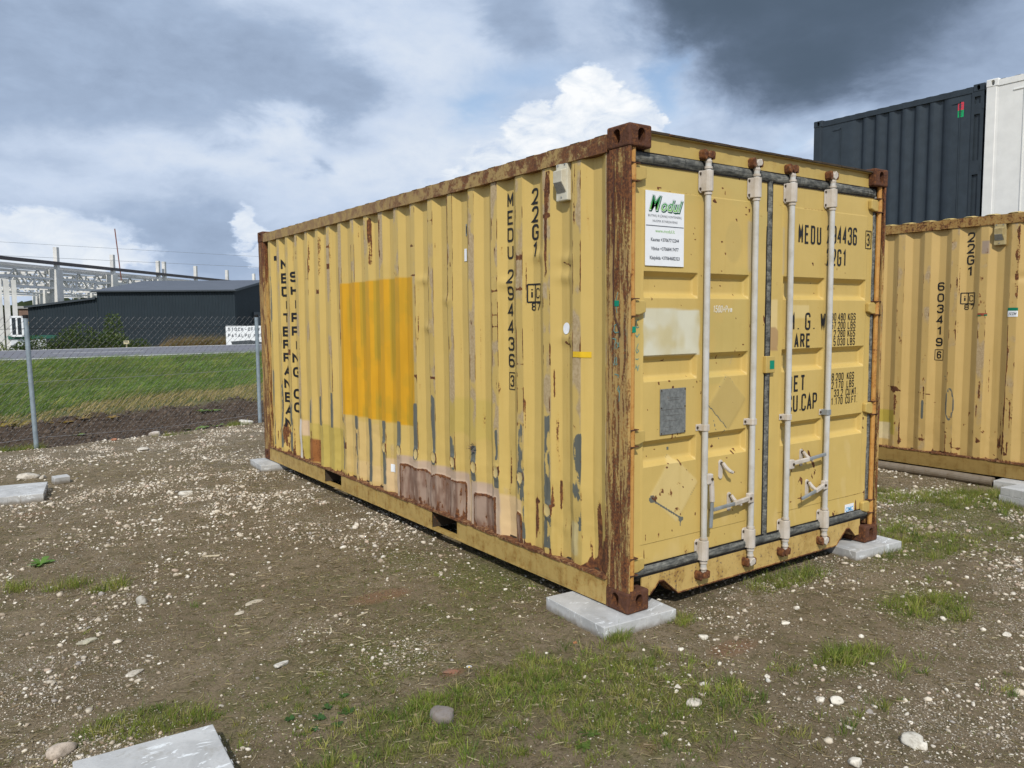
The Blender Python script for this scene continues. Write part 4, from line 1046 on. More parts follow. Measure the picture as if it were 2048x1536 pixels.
# CIMC sticker
cx0, cx1 = fx(2.063), fx(2.170)
cy = sr(2.2, .26)-.003
MB().box(cx0, cy, .218, cx1, cy+.001, .290).build('sticker', M['white'], dr)
M['cimc'] = plain('light blue print', (.06, .38, .70), .5, .05)
font_text('CIMC', .043, 'sign_print', M['cimc'], dr, lambda a, b, l=0: ((cx0+cx1)/2+a, cy-.001, .240+b), offset=.001, sx=.86)
# data plate
px0, px1, pz0, pz1 = fx(.258), fx(.460), .945, 1.200
py = YD-.009
def plate_mat():
    m, t, b = new_mat('worn aluminium data plate')
    oc = t.n.new('ShaderNodeTexCoord').outputs['Object']
    n = t.noise(oc, 40, 6, .7); l = t.noise(t.vm('MULTIPLY', oc, (30, 30, 130)), 1, 4, .6)
    c = t.mix(t.step(n, .35, .65), (.15, .16, .155), (.24, .25, .24)); c = t.mix(t.mul(t.step(l, .60, .68), .45), c, (.10, .09, .08))
    c = t.mix(t.mul(t.step(t.noise(oc, 22, 5, .7), .62, .72), .6), c, (.22, .12, .06))
    t.put(b.inputs['Base Color'], c); b.inputs['Roughness'].default_value = .5; b.inputs['Metallic'].default_value = .25; return m
MB().box(px0, py, pz0, px1, py+.004, pz1).build('data_plate', plate_mat(), dl, bevel=.001)
mb = MB()
for a, z in [(px0+.008, pz0+.008), (px1-.008, pz0+.008), (px0+.008, pz1-.008), (px1-.008, pz1-.008), (px0+.008, 1.095), (px1-.008, 1.095)]: mb.tube([(a, py, z), (a, py-.003, z)], .0045, 6)
mb.box(px0+.004, py-.0006, 1.083, px1-.004, py, 1.0845)
for a0, a1, z in [(px0+.06, px0+.15, 1.135), (px0+.06, px0+.15, 1.147), (px0+.03, px1-.03, 1.05), (px0+.03, px1-.06, 1.02), (px0+.04, px0+.10, .985)]: mb.box(a0, py-.0006, z, a1, py, z+.0012)
mb.build('plate_rivet', M['under'], dl)['kind'] = 'stuff'
# chalk and handwriting
M['chalk'] = plain('white handwriting', (.74, .72, .62), .7, .1); M['crayon'] = plain('blue green crayon', (.13, .27, .24), .7, .2)
letters('1500+Pvm', .017, .040, .0045, .0215, DM(sl, fx(.690), .002), 'handwriting', M['chalk'], dl, offs=(0, 1.640), slant=.12, ds=.02)
def scrib(pts, th, f, mat, par, name='crayon_mark'):
    P = [np.array(p, float) for p in pts]; L, Q = ribbon(P, th, .01); V = []
    for a, b in zip(L, Q): V += [f(a[0], a[1]), f(b[0], b[1])]
    link(name, np_mesh(name, V, [(2*i, 2*i+2, 2*i+3, 2*i+1) for i in range(len(L)-1)]), mat, par)
fd = DM(sl, .112, .002)
scrib([(.012, 1.585), (-.006, 1.575), (-.010, 1.555), (.000, 1.540), (.014, 1.545)], .005, fd, M['crayon'], dl)
scrib([(-.012, 1.505), (.0, 1.490), (.016, 1.508)], .005, fd, M['crayon'], dl)
scrib([(.010, 1.455), (-.008, 1.42), (.0, 1.405), (.012, 1.415), (.004, 1.428)], .004, fd, M['crayon'], dl)
scrib([(-.012, 1.375), (.002, 1.370), (.012, 1.376)], .004, fd, M['crayon'], dl)
scrib([(-.006, 1.345), (-.010, 1.32), (.0, 1.335), (.006, 1.31), (.014, 1.34)], .004, fd, M['crayon'], dl)
fp = lambda a, b, l=0: (.0020, .105-a, b)
for P in ([(.022, 1.565), (-.005, 1.555), (-.012, 1.525), (.0, 1.515), (.034, 1.520)], [(-.022, 1.485), (.005, 1.480), (-.004, 1.45), (.0, 1.43)], [(.010, 1.465), (.03, 1.44)], [(.03, 1.465), (.012, 1.43)],
          [(.0, 1.385), (-.012, 1.34)], [(.012, 1.385), (.004, 1.345), (.018, 1.35)], [(-.005, 1.295), (.026, 1.290), (.020, 1.275)], [(.030, 1.235), (.018, 1.215), (.030, 1.20), (.036, 1.225), (.030, 1.15)], [(.02, 1.73), (.0, 1.68), (.012, 1.62)]):
    scrib(P, .005, fp, M['crayon'], main)
MB().box(.001, .08, 1.655, .004, .125, 1.685).build('sticker', M['green'], main)
MB().box(.040, .0150, 1.515, .066, .0165, 1.548).build('sticker', M['green'], main)
wl = MB().tube([(-.001, .115, 2.36), (-.002, .12, 2.2), (-.001, .11, 2.05), (-.002, .118, 1.85), (-.001, .115, 1.66), (-.002, .105, 1.60), (-.001, .07, 1.53), (-.001, .066, 1.50)], .004, 6)
wl.build('weld_bead', plain('dark brown weld bead', (.07, .028, .018), .8, .2), main)

# ------------------------------------------------------------------ second yellow container, on the right
E02 = .462
def paint_c2(Y, Z, p):
    n = len(Y); c = np.tile(np.array((.53, .365, .135)), (n, 1)); f1 = fbm(Y, Z, 1.3, 101); c = c*(1+(f1-.5)[:, None]*.16)
    rust = np.zeros(n); scr = np.zeros(n); dirt = np.zeros(n); dX = np.zeros(n); outer = p < .072
    crest = np.floor((E02-Y)/PIT_)
    dirt += outer*sst(fbm(Y*2, Z, 4.5, 109), .42, .66)*.55
    edge = np.maximum(sst(np.abs(p-.002), .004, .001), sst(np.abs(p-.070), .004, .001))
    rust += edge*sst(fbm(crest*7.1, Z, 5.5, 121, 3), .52, .72)*.8
    rust += outer*sst(fbm(Y*5, Z*2.2, 7, 114), .60, .72)*.5; rust += sst(fbm(Y*12, Z*.55, 3.2, 119, 4), .70, .80)*.4*sst(-Z, -1.4, -.4)
    rust += sst(fbm(Y, Z, 20, 116, 2), .80, .88)*.7*sst(-Z, -1.3, -.3)
    rust += sst(fbm(Y, Z, 9, 118, 3), .60, .72)*.35*sst(Z, .75, .25)+sst(Z, .20, .166)*.5
    for cy, w_, zt, zb, a in [(.465, .006, 1.5, .2, .85), (.425, .006, .9, .25, .7), (.50, .012, .85, .3, .5), (.70, .02, .95, .75, .6), (.72, .012, .72, .55, .7), (.395, .03, 2.45, 1.75, .5), (.62, .006, 1.5, .8, .5), (.935, .006, 2.1, 1.4, .6), (1.56, .02, .75, .5, .6), (1.50, .012, .5, .25, .6), (1.03, .006, .5, .2, .5), (.60, .012, .5, .35, .4)]:
        rust += streak(Y, Z, cy, w_, zt, zb, int(cy*91))*a
    rust += oval(Y, Z, 1.575, .80, .055, .035)*.8+line(Y, Z, 1.66, .83, 1.50, .78, .012)*.6+line(Y, Z, 1.31, .78, 1.16, .76, .005)*.8+line(Y, Z, 1.255, .84, 1.25, .70, .006)*.8
    scr += streak(Y, Z, 1.262, .014, .70, .50, 5)*1.1+(oval(Y, Z, .985, .68, .045, .17)*sst(oval(Y, Z, .985, .68, .030, .15), .9, .3))*.95+line(Y, Z, 1.05, .98, 1.03, .93, .005)
    c = mixc(c, (.42, .33, .05), box_mask(Y, Z, 1.56, 1.80, .30, .56, .005, .01)*.85); c = mixc(c, (.60, .50, .30), box_mask(Y, Z, 1.62, 1.80, .24, .42, .005, .02)*.85)
    c = mixc(c, (.34, .26, .20), box_mask(Y, Z, .665, .735, 2.20, 2.325, .003, .012)*.95)
    dirt += sst(fbm(Y*3, Z, 2.4, 171), .56, .70)*.25
    rust += sst(Y, .30, .27)*.8*box_mask(Y, Z, .2, .32, 1.7, 2.0, .01, .03)
    dX += np.exp(-(((Y-.33)/.1)**2+((Z-1.95)/.04)**2))*.012
    return c, np.stack([np.clip(rust, 0, 1), np.clip(scr, 0, 1), np.clip(dirt, 0, 1)], 1), dX
c2_mats = dict(cast=M['c2cast'], post=M['yellow_rail'], bar=M['bar'], rail_top=paint('worn brown yellow rail', (.36, .235, .08), .40, grime=.7), rail=paint('dull ochre rail', (.30, .20, .065), .2, grime=.6), roof=M['yellow'], panel=M['side'], panel2=M['yellow'], rough=True)
c2, w2, sx2 = container('shipping_container', 'second yellow container at the right, marked 603419, with a pipe at its foot', 6.058, (5.44, 0, 0), c2_mats, E02, PIT_, paint_c2, .014, .014, pockets=False, dent=.6)
# plain door leaves of containers whose door end faces away from the camera
def plain_doors(root, mat, bar=None):
    for a, b in ((.08, 1.205), (1.232, W-.08)):
        d = MB().box(a, YD, .20, b, YD+.05, 2.43).build('door', mat, root)
        for zt, zb in ((1.9, 1.7), (1.35, 1.15), (.85, .65)): MB().box(a+.08, YD-.012, zb, b-.08, YD, zt).build('door_panel', mat, d)
        for f in (.33, .72): MB().tube([(a+(b-a)*f, YD-.035, .1), (a+(b-a)*f, YD-.035, 2.5)], .016, 8).build('locking_bar', bar or M['zinc'], d)
    MB().box(.162, .048, 2.462, W-.162, .07, 2.556).build('door_header', mat, root); MB().box(.162, .048, .02, W-.162, .06, .18).build('door_sill', mat, root)
plain_doors(c2, M['yellow'])
SM2 = side_map(sx2, .003)
def v2(txt, cy, ztop, w, h, th, adv): return vtext(txt, cy, ztop, w, h, th, adv, SM2, w2)
v2('22G1', .845, 2.418, .070, .096, .0150, .1130)
v2('603419', 1.125, 1.935, .068, .088, .0145, .1145)
v2('6', 1.122, 1.222, .045, .075, .0115, .1)
frame_box(1.122, 1.184, .080, .108, .006, SM2, w2)
frame_box(.853, 1.762, .125, .108, .0095, SM2, w2, mid=True)
letters('i', .02, .062, .012, .1, SM2(.853+.031), 'lettering', LB, w2, offs=(0, 1.762)); letters('C', .036, .062, .0065, .1, SM2(.853-.029), 'lettering', LB, w2, offs=(0, 1.762))
letters('87', .042, .054, .008, .055, SM2(.845+.02), 'lettering', LB, w2, offs=(0, 1.674))
M['ventb'] = paint('yellowed vent paint', (.42, .34, .17), .2, grime=.7)
vent(.568, 2.268, 2.485, M['ventb'], w2, SM2)
M['red'] = plain('faded red tape', (.30, .07, .04), .6, .3); M['teal'] = plain('dark green tape', (.0, .17, .09), .5, .1)
sticker(SM2(.700), -.045, 1.588, .045, 1.612, M['red'], w2); sticker(SM2(.700), -.040, 1.583, -.012, 1.594, M['teal'], w2); sticker(SM2(.700), .018, 1.586, .044, 1.600, M['teal'], w2)
sticker(SM2(.425), -.045, 1.575, .045, 1.632, M['white'], w2, n=12); sticker(SM2(.425), -.045, 1.632, .045, 1.662, M['teal'], w2, n=12)
letters('SCOM', .014, .026, .0028, .017, (lambda f: (lambda a, b, l=0: (f(a, b, .002)[0], f(a, b)[1], f(a, b)[2])))(SM2(.425)), 'handwriting', LB, w2, offs=(-.025, 1.603), slant=.3)

# ------------------------------------------------------------------ stacked short containers behind
PD = .2325
ten_prof = (.072, .060, .034)
gmats = dict(window=True, cast=M['grey_dark2'], post=M['grey_dark2'], bar=M['grey_dark2'], rail_top=M['grey_dark2'], rail=M['grey_dark2'], roof=M['grey_dark2'], panel=M['grey_dark'])
wmats = dict(window=False, cast=M['wht'], post=M['wht'], bar=M['wht'], rail_top=M['wht'], rail=M['wht'], roof=M['wht'], panel=M['wht'])
def flat_end_grid(L, k_lo, k_hi):
    pass
def short_container(label, loc, mats, hatch=True):
    """ten foot container with plain margins and two pressed recesses in the long side"""
    root, wall, sx = container('shipping_container', label, 2.991, loc, mats, .618, PD, None, .05, .3, None, ten_prof, detail=False, pockets=False, dent=0)
    bpy.data.objects.remove(wall)
    L = 2.991
    prof = [(.19, 0), (.318, 0), (.324, .030), (.387, .030), (.45, .0), (.52, .0)]
    # x offsets along y: margins flat, trapezoids between
    pts = [(.19, .0), (.50, .0)]
    for k in range(8):
        E = .618+PD*k
        if k < 7: pts += [(E-.004, .034) if False else (E, .0), (E+.012, .034), (E+.095, .034), (E+.155, .0)]
    pts += [(2.28, 0), (2.80, .0)]
    pts = sorted(set(pts)); V = []
    for y, d in pts: V += [(.016+d, y, .163), (.016+d, y, 2.468)]
    wall = link('side_wall', np_mesh('side_wall', V, grid_faces(len(pts), 2)), mats['panel'], root)
    # pressed recess frames in the margins (an open slot look: three thin ledges)
    for ya, yb in ((.36, .49), (2.44, 2.60)):
        MB().box(.0045, ya, .34, .0155, ya+.014, 2.37).box(.0045, ya, 2.355, .0155, yb, 2.37).build('pressed_rib', mats['panel'], wall)
    # rear post with windows on the side face
    mb = MB()
    mb.box(.001, .010, .118, .030, .060, 2.473); mb.box(.001, .150, .118, .030, .192, 2.473)
    for a, b in ((2.40, 2.473), (2.15, 2.26) if False else (2.13, 2.29), (1.20, 1.42), (.25, .45)): mb.box(.001, .060, a, .030, .150, b)
    mb.build('post_face', mats['post'], root)
    for z in (2.24, 1.30, .40): MB().box(.012, .004, z-.045, -.006, .030, z+.045).build('hinge', mats['cast'], root)
    plain_doors(root, mats['panel'], mats['cast'])
    return root, wall
ga, gw = short_container('anthracite ten foot container stacked behind, with a red and green label near its end', (10.38, 2.985, 2.600), gmats)
wa, ww = short_container('white ten foot container on top of the stack at the right edge', (10.34, -.036, 2.612), wmats)
gb, _ = short_container('lower anthracite container under the labelled one, hidden behind the yellow row', (10.40, 2.985, 0.0), gmats)
wb, _ = short_container('lower white container carrying the upper white one, hidden behind the yellow row', (10.36, -.036, 0.0), wmats)
for o, pre in ((gb, 'lower '), (wb, 'lower ')): pass
M['redl'] = plain('red label print', (.62, .05, .08), .4, .05); M['greenl'] = plain('green label print', (.01, .42, .14), .4, .05)
MB().box(.0135, .315, 2.245, .0150, .405, 2.365).build('label_sticker', M['redl'], gw); MB().box(.0135, .315, 2.135, .0150, .405, 2.243).build('label_sticker', M['greenl'], gw)
mb = MB()
for y, z, w_, h_ in [(.345, 2.29, .03, .006), (.36, 2.31, .008, .05), (.375, 2.325, .03, .007), (.385, 2.30, .007, .04), (.345, 2.33, .02, .007)]: mb.box(.0128, y-w_/2, z-h_/2, .0133, y+w_/2, z+h_/2)
mb.build('label_print', M['s_grey'], gw)['kind'] = 'stuff'
mb = MB()
for y, z, w_, h_ in [(.36, 2.225, .07, .012), (.36, 2.200, .06, .008), (.36, 2.18, .06, .006), (.36, 2.16, .05, .006)]: mb.box(.0128, y-w_/2, z-h_/2, .0133, y+w_/2, z+h_/2)
mb.build('label_print', M['s_dark'], gw)['kind'] = 'stuff'

# ------------------------------------------------------------------ terrain
GZ = -.075
# boundary polyline: y of the fence foot as a function of x
def fence_y(x): return 9.40+(x+2.046)*(.72/3.259)
def ground_h(x, y):
    x = np.asarray(x, float); y = np.asarray(y, float)
    s = y-fence_y(x)
    far = sst(x, 13, 30)
    prof_s = np.array([-60, -3, -.9, -.25, .35, 1.2, 2.2, 4.2, 9.0, 13.2, 14.4, 15.4, 25.4, 27.4, 32, 60, 4000.])
    road_y = 25.0+(x+1.8)*.035
    u = np.where(s < 4.2, s, 4.2+(y-fence_y(x)-4.2)*(14.4-4.2)/np.maximum(road_y-1.0-fence_y(x)-4.2, .5))
    u = np.where(y > road_y-1.0, 14.4+(y-road_y+1.0), u)
    h = np.interp(u, prof_s, [GZ, GZ, GZ+.01, GZ-.01, -.20, -.36, -.33, -.12, .10, .36, .43, .45, .45, .30, -.15, -.30, -.30])
    base = (fbm(x, y, .5, 201, 2)-.5)*.05+(fbm(x, y, 3, 203, 3)-.5)*.016
    soil = sst(u, .2, 1.0)*sst(-u, -5.0, -3.8); base = base+soil*((fbm(x, y, 3.2, 205, 4)-.5)*.22)
    gr = sst(u, 4.2, 6)*sst(-u, -14.2, -13); base = base+gr*((fbm(x, y, .6, 207, 3)-.5)*.16)
    road = sst(u, 14.6, 15.2)*sst(-u, -26, -25.2); base = base*(1-road)
    # keep the yard level under the containers
    return h+base*np.where(u < .5, sst(np.hypot(x, y), .0, .1), 1)
def blobs(x, y, L):
    r = np.zeros_like(x)
    for cx, cy, a, b, w in L:
        r = np.maximum(r, w*np.exp(-(((x-cx)/a)**2+((y-cy)/b)**2)))
    return r
GRAVEL = [(-2.55, 1.15, .35, .45, 1), (-2.25, 1.9, .4, .35, .6), (-1.15, .45, .32, .20, .85), (-1.3, .9, .6, .3, .35), (-.2, 3.6, .5, 1.6, 1), (-.7, 4.6, 1.0, 1.2, .7), (-1.2, 8.2, 3.0, .8, 1), (.8, 8.8, 1.8, .8, 1), (-2.1, 5.2, 1.0, .8, .7), (-1.2, 5.6, 2.0, .5, .75), (-2.3, 2.9, .5, .7, .55), (-.1, 6.6, 1.0, .7, .9), (-2.55, .35, .3, .25, .9), (-1.75, 2.6, .5, .5, .4),
          (1.9, -1.3, .9, .6, 1), (.6, -1.5, .9, .3, .9), (.3, -1.15, .5, .3, .5), (1.15, -.02, .5, .3, .7), (.5, -.25, .35, .25, .6), (4.2, .9, .8, .8, .9), (3.6, .2, .6, .5, .8), (5.0, 1.8, .6, .6, .9), (1.7, .0, .8, .3, .6), (2.3, -.6, .5, .3, .6), (2.9, -1.1, 1.2, .6, .9), (4.2, -.3, .8, .3, .6), (-.35, 1.9, .35, .7, .3), (-6, 3, 3, 4, .6), (3.5, -3, 3, 1.5, .7)]
GREEN = [(-1.0, -.20, .40, .22, .8), (-.6, -.30, .42, .25, .8), (-1.4, -.25, .42, .3, .8), (-.5, -.75, .42, .35, .75), (-1.35, .45, .55, .5, .45), (-.55, .75, .7, .5, .40), (-.15, 1.15, .30, .5, .8), (-.35, 1.7, .4, .5, .4), (-2.3, .48, .28, .18, .8), (-1.8, .3, .5, .4, .35), (1.35, -.03, .35, .14, .7), (.63, -.9, .25, .16, .75), (1.62, -.75, .35, .22, .8), (4.3, .25, .9, .4, .9), (2.8, -.15, .7, .25, .75), (3.6, -.3, 1., .4, .5), (-1.2, 1.6, .8, .6, .25), (2.4, -2.2, 1.5, .5, .4), (5.2, -.6, 1.2, .5, .9)]
CLAY = [(-.84, 1.27, .28, .12, .9), (.25, -.50, .22, .10, .9), (-1.03, .11, .09, .05, 1), (-.75, -.9, .15, .1, .6), (.9, -.55, .35, .12, .35), (-2.4, 4.95, .25, .08, .8), (-.3, -1.1, .2, .1, .5)]
def axis(segs):
    out = []
    for a, b, d in segs: out += list(np.arange(a, b, d))
    out.append(segs[-1][1]); return np.array(out)
gx = axis([(-1500, -300, 200), (-300, -60, 30), (-60, -12, 4), (-12, -3.4, .25), (-3.4, 3.2, .030), (3.2, 6, .06), (6, 20, .3), (20, 60, 3), (60, 300, 30), (300, 1500, 200)])
gy = axis([(-1500, -300, 200), (-300, -60, 30), (-60, -10, 4), (-10, -2.2, .3), (-2.2, 3.0, .030), (3.0, 11.0, .055), (11, 15.5, .09), (15.5, 40, .35), (40, 120, 5), (120, 400, 30), (400, 2500, 300)])
GX, GY = np.meshgrid(gx, gy, indexing='ij'); fxx = GX.ravel(); fyy = GY.ravel()
hz = ground_h(fxx, fyy)
clampd = np.maximum(sst(np.abs(fxx), 40, 15), 0)
me = np_mesh('ground', np.stack([fxx, fyy, hz], 1), grid_faces(len(gx), len(gy)))
su = fyy-fence_y(fxx)
yard = sst(-su, -.35, .05)
grv = blobs(fxx, fyy, GRAVEL)*yard; grn = blobs(fxx, fyy, GREEN)*yard; cly = blobs(fxx, fyy, CLAY)
soil = sst(su, -.1, .4)*sst(-su, -4.4, -3.6); turf = sst(su, 3.6, 4.6)*sst(fyy, 0, 1)
set_attr(me, 'Zone', np.stack([grv, grn, cly], 1)); set_attr(me, 'Zone2', np.stack([soil, turf, sst(fyy, 35.5, 37)], 1))
def ground_mat():
    m, t, b = new_mat('ground dirt gravel moss')
    P = t.n.new('ShaderNodeNewGeometry').outputs['Position']
    z1 = t.sep(t.attr('Zone')); z2 = t.sep(t.attr('Zone2'))
    nl = t.noise(P, 1.6, 5, .6); nm = t.noise(P, 9, 6, .65, .3); nf = t.noise(P, 60, 6, .7); nx = t.noise(P, 190, 4, .7)
    fib = t.noise(t.vm('MULTIPLY', P, (30, 90, 30)), 1, 5, .65, 1.4); fib2 = t.noise(t.vm('MULTIPLY', P, (95, 34, 30)), 1, 5, .65, 1.6)
    c = t.mix(t.step(nl, .32, .68), (.180, .137, .084), (.260, .203, .132))
    c = t.mix(t.mul(t.step(nm, .45, .65), .7), c, (.125, .105, .052))
    c = t.mix(t.mul(t.step(nm, .38, .22), .6), c, (.185, .145, .095))
    g = t.step(t.add(t.add(z1[1], t.mul(t.sub(t.noise(P, .75, 4, .6), .5), .5)), t.mul(t.sub(nm, .5), 1.0)), .12, .60)
    c = t.mix(t.mul(g, .85), c, t.mix(t.step(nf, .35, .65), (.080, .092, .022), (.170, .165, .055)))
    c = t.mix(t.mul(t.step(fib, .57, .63), .55), c, (.27, .215, .135)); c = t.mix(t.mul(t.step(fib2, .58, .64), .5), c, (.23, .18, .115))
    nq = t.noise(P, 130, 5, .75, .4); c = t.mix(t.mul(t.step(nf, .47, .36), .65), c, (.045, .034, .020)); c = t.mix(t.mul(t.step(nq, .44, .34), .55), c, (.06, .045, .026))
    c = t.mix(t.mul(t.step(nq, .56, .68), .5), c, (.25, .20, .13)); c = t.mix(t.mul(t.step(t.noise(P, 24, 6, .7, .5), .55, .68), .45), c, (.075, .068, .022))
    cl = t.step(t.add(z1[2], t.mul(t.sub(nm, .5), .6)), .35, .75); c = t.mix(t.mul(cl, .6), c, (.24, .13, .072))
    # white pebbles too small to build singly
    v = t.n.new('ShaderNodeTexVoronoi'); t.put(v.inputs['Vector'], t.vm('ADD', P, t.vm('SCALE', t.noise(P, 90, 3, .6, 0, 1), None, .012))); v.inputs['Scale'].default_value = 105
    v2_ = t.n.new('ShaderNodeTexVoronoi'); t.put(v2_.inputs['Vector'], P); v2_.inputs['Scale'].default_value = 52
    clus = t.noise(P, 3.1, 5, .6, .4)
    dens = t.add(t.mul(t.mul(z1[0], t.step(clus, .36, .62)), .80), t.add(.012, t.mul(t.step(clus, .58, .75), .30)))
    r1 = t.sep(v.outputs['Color'])[0]; r2 = t.sep(v2_.outputs['Color'])[0]
    pm = t.mul(t.m('LESS_THAN', r1, dens), t.step(v.outputs['Distance'], .50, .36)); pm2 = t.mul(t.m('LESS_THAN', r2, t.mul(dens, .55)), t.step(v2_.outputs['Distance'], .42, .32))
    pc = t.ramp(t.sep(v.outputs['Color'])[1], [(0, (.24, .19, .13)), (.35, (.42, .35, .26)), (.7, (.60, .52, .41)), (1, (.76, .69, .57))])
    c = t.mix(t.mul(pm, t.sub(1.0, z2[1])), c, pc); c = t.mix(t.mul(pm2, t.sub(1.0, z2[1])), c, t.mix(1.0, pc, (.95, .95, .95), 'MULTIPLY'))
    so = t.mix(t.step(nm, .35, .65), (.048, .033, .022), (.090, .064, .045)); c = t.mix(t.mul(z2[0], t.sub(1.0, t.mul(pm2, .35))), c, so)
    tu = t.mix(t.step(nl, .3, .7), (.045, .080, .016), (.085, .11, .03)); c = t.mix(z2[1], c, tu)
    c = t.mix(z2[2], c, t.mix(t.step(nl, .4, .6), (.05, .08, .025), (.11, .10, .05)))
    t.put(b.inputs['Base Color'], c); b.inputs['Roughness'].default_value = .95; b.inputs['Specular IOR Level'].default_value = .15
    h = t.add(t.add(t.mul(nf, .5), t.mul(nx, .25)), t.add(t.mul(pm, .45), t.add(t.mul(pm2, .9), t.mul(fib, .35))))
    t.put(b.inputs['Normal'], t.bump(t.add(h, t.mul(nq, .5)), 1.0, .016)); return m
M['ground'] = ground_mat()
g = link('ground', me, M['ground'], None, True); g['kind'] = 'structure'

# road, shoulders and paint, each sheet a few mm above the one below
def ry(x): return 25.0+(x+1.8)*.035
def strip(name, off0, off1, z, mat, dashes=None, kind='structure', x0=-500, x1=500):
    xs = np.array([x0, -100, -40, -15, 0, 15, 40, 100, x1], float); V = []
    for x in xs: V += [(x, ry(x)+off0, z), (x, ry(x)+off1, z)]
    o = link(name, np_mesh(name, V, grid_faces(len(xs), 2)[:, ::-1]), mat); o['kind'] = kind; return o
def asphalt():
    m, t, b = new_mat('worn grey asphalt'); P = t.n.new('ShaderNodeNewGeometry').outputs['Position']
    n = t.noise(t.vm('MULTIPLY', P, (.3, 2, 1)), 1, 5, .6); f = t.noise(P, 40, 4, .6)
    t.put(b.inputs['Base Color'], t.mix(t.add(t.mul(n, .7), t.mul(f, .3)), (.125, .125, .140), (.185, .185, .205))); b.inputs['Roughness'].default_value = .85; return m
strip('road', -.15, 9.75, .470, asphalt())
rp = plain('white road paint', (.62, .62, .60), .6, .12, 3)
strip('road_edge_marking', .05, .50, .476, rp); strip('road_edge_marking', 9.05, 9.5, .476, rp)
sh = strip('road_shoulder', -1.3, -.12, .455, plain('gravel shoulder', (.30, .27, .23), .95, .45, 8, bump=.6))
dk = MB()
for i in range(-12, 20):
    x = i*9.0; dk.box(x, ry(x)+4.7, .474, x+3, ry(x)+4.85, .4765)
o = dk.build('road_centre_marking', rp); o['kind'] = 'structure'

# ------------------------------------------------------------------ concrete slabs
def slab(cx, cy, rz, label, sx=.5, sy=.5, top=-.0015, th=.085, ribs=True, name='concrete_slab', cat='slab'):
    o = empty(name, (cx, cy, top-th), R_(rz), label, cat, 'loose concrete paving slabs')
    b = MB().box(-sx/2, -sy/2, 0, sx/2, sy/2, th).build('slab_body', M['concrete'], o, bevel=.004)
    if ribs:
        for s in (-1, 1):
            for k in (-.30, -.10, .10, .30):
                MB().box(k*sx-.014, s*sy/2-.002, .0, k*sx+.014, s*sy/2+.007, th-.010).build('spacer_rib', M['concrete'], o)
                MB().box(s*sx/2-.002, k*sy-.014, .0, s*sx/2+.007, k*sy+.014, th-.010).build('spacer_rib', M['concrete'], o)
    return o
slab(.058, .205, -4, 'grey concrete slab under the rusty corner nearest the camera', .50, .54)
slab(.075, 5.83, -4, 'concrete slab under the far left corner of the near container', .5, .5)
slab(2.315, .150, -5, 'concrete slab under the right door corner of the near container')
slab(2.36, 5.85, 0, 'concrete slab hidden behind, under the fourth corner of the near container')
slab(-2.368, -.085, -3, 'bare concrete slab lying in the bottom left corner', .49, .5, top=-.004)
slab(-2.475, 5.80, -8, 'concrete slab lying alone by the fence at the left edge', .5, .62, top=-.001)
slab(5.51, .20, 0, 'pale slab under the second yellow container beside the pipe end')
slab(4.85, -.16, -10, 'upper slab of the pair stacked at the right edge', top=.070, th=.070, ribs=True)
slab(4.85, -.15, -10, 'lower slab of the pair stacked at the right edge', top=-.001, th=.085)
slab(5.56, 5.85, 0, 'slab hidden under the far end of the second yellow container'); slab(7.75, .2, 0, 'slab hidden under the back right of the second container'); slab(7.75, 5.85, 0, 'slab hidden under the rear corner of the second container')
pp = []
for i in range(12):
    y = .47+i*.42; pp.append((5.305+.004*math.sin(i*2.1)-.008*i*.2, y, -.028+.002*math.sin(i*1.3)))
pm = paint('dull brown steel pipe', (.20, .165, .125), .18, rough=.55, grime=.7)
tag(MB().tube(pp, .048, 16).build('steel_pipe', pm), 'long brown grey steel pipe lying at the foot of the second container', 'pipe')

# ------------------------------------------------------------------ stones
def ico(sub=0):
    bm = bmesh.new(); bmesh.ops.create_icosphere(bm, subdivisions=sub+1, radius=1.0)
    V = np.array([v.co[:] for v in bm.verts]); F = np.array([[v.index for v in f.verts] for f in bm.faces]); bm.free(); return V, F
ICV, ICF = ico(0); IC2V, IC2F = ico(2)
OCV = np.array([(1, 0, 0), (-1, 0, 0), (0, 1, 0), (0, -1, 0), (0, 0, 1), (0, 0, -1)], float); OCF = np.array([(0, 2, 4), (2, 1, 4), (1, 3, 4), (3, 0, 4), (2, 0, 5), (1, 2, 5), (3, 1, 5), (0, 3, 5)])
def stone_cloud(name, P, r, mat, V0, F0, flat=.55, col=None, jit=.3):
    n = len(P); k = len(V0)
    sc = r[:, None]*np.stack([rng.uniform(.7, 1.35, n), rng.uniform(.55, 1.1, n), rng.uniform(.35, .8, n)*flat/.55], 1)
    J = 1+rng.uniform(-jit, jit, (n, k))
    a = rng.uniform(0, 2*np.pi, n); ca, sa = np.cos(a), np.sin(a); tl = rng.uniform(-.35, .35, n)
    Vl = V0[None]*J[..., None]*sc[:, None, :]
    x = Vl[..., 0]*ca[:, None]-Vl[..., 1]*sa[:, None]; y = Vl[..., 0]*sa[:, None]+Vl[..., 1]*ca[:, None]; z = Vl[..., 2]+x*tl[:, None]
    V = np.stack([x+P[:, 0:1], y+P[:, 1:2], z+P[:, 2:3]], 2).reshape(-1, 3)
    F = (F0[None]+(np.arange(n)*k)[:, None, None]).reshape(-1, F0.shape[1])
    me = np_mesh(name, V, F); set_attr(me, 'Tint', np.repeat(col, k, 0)); return link(name, me, mat)
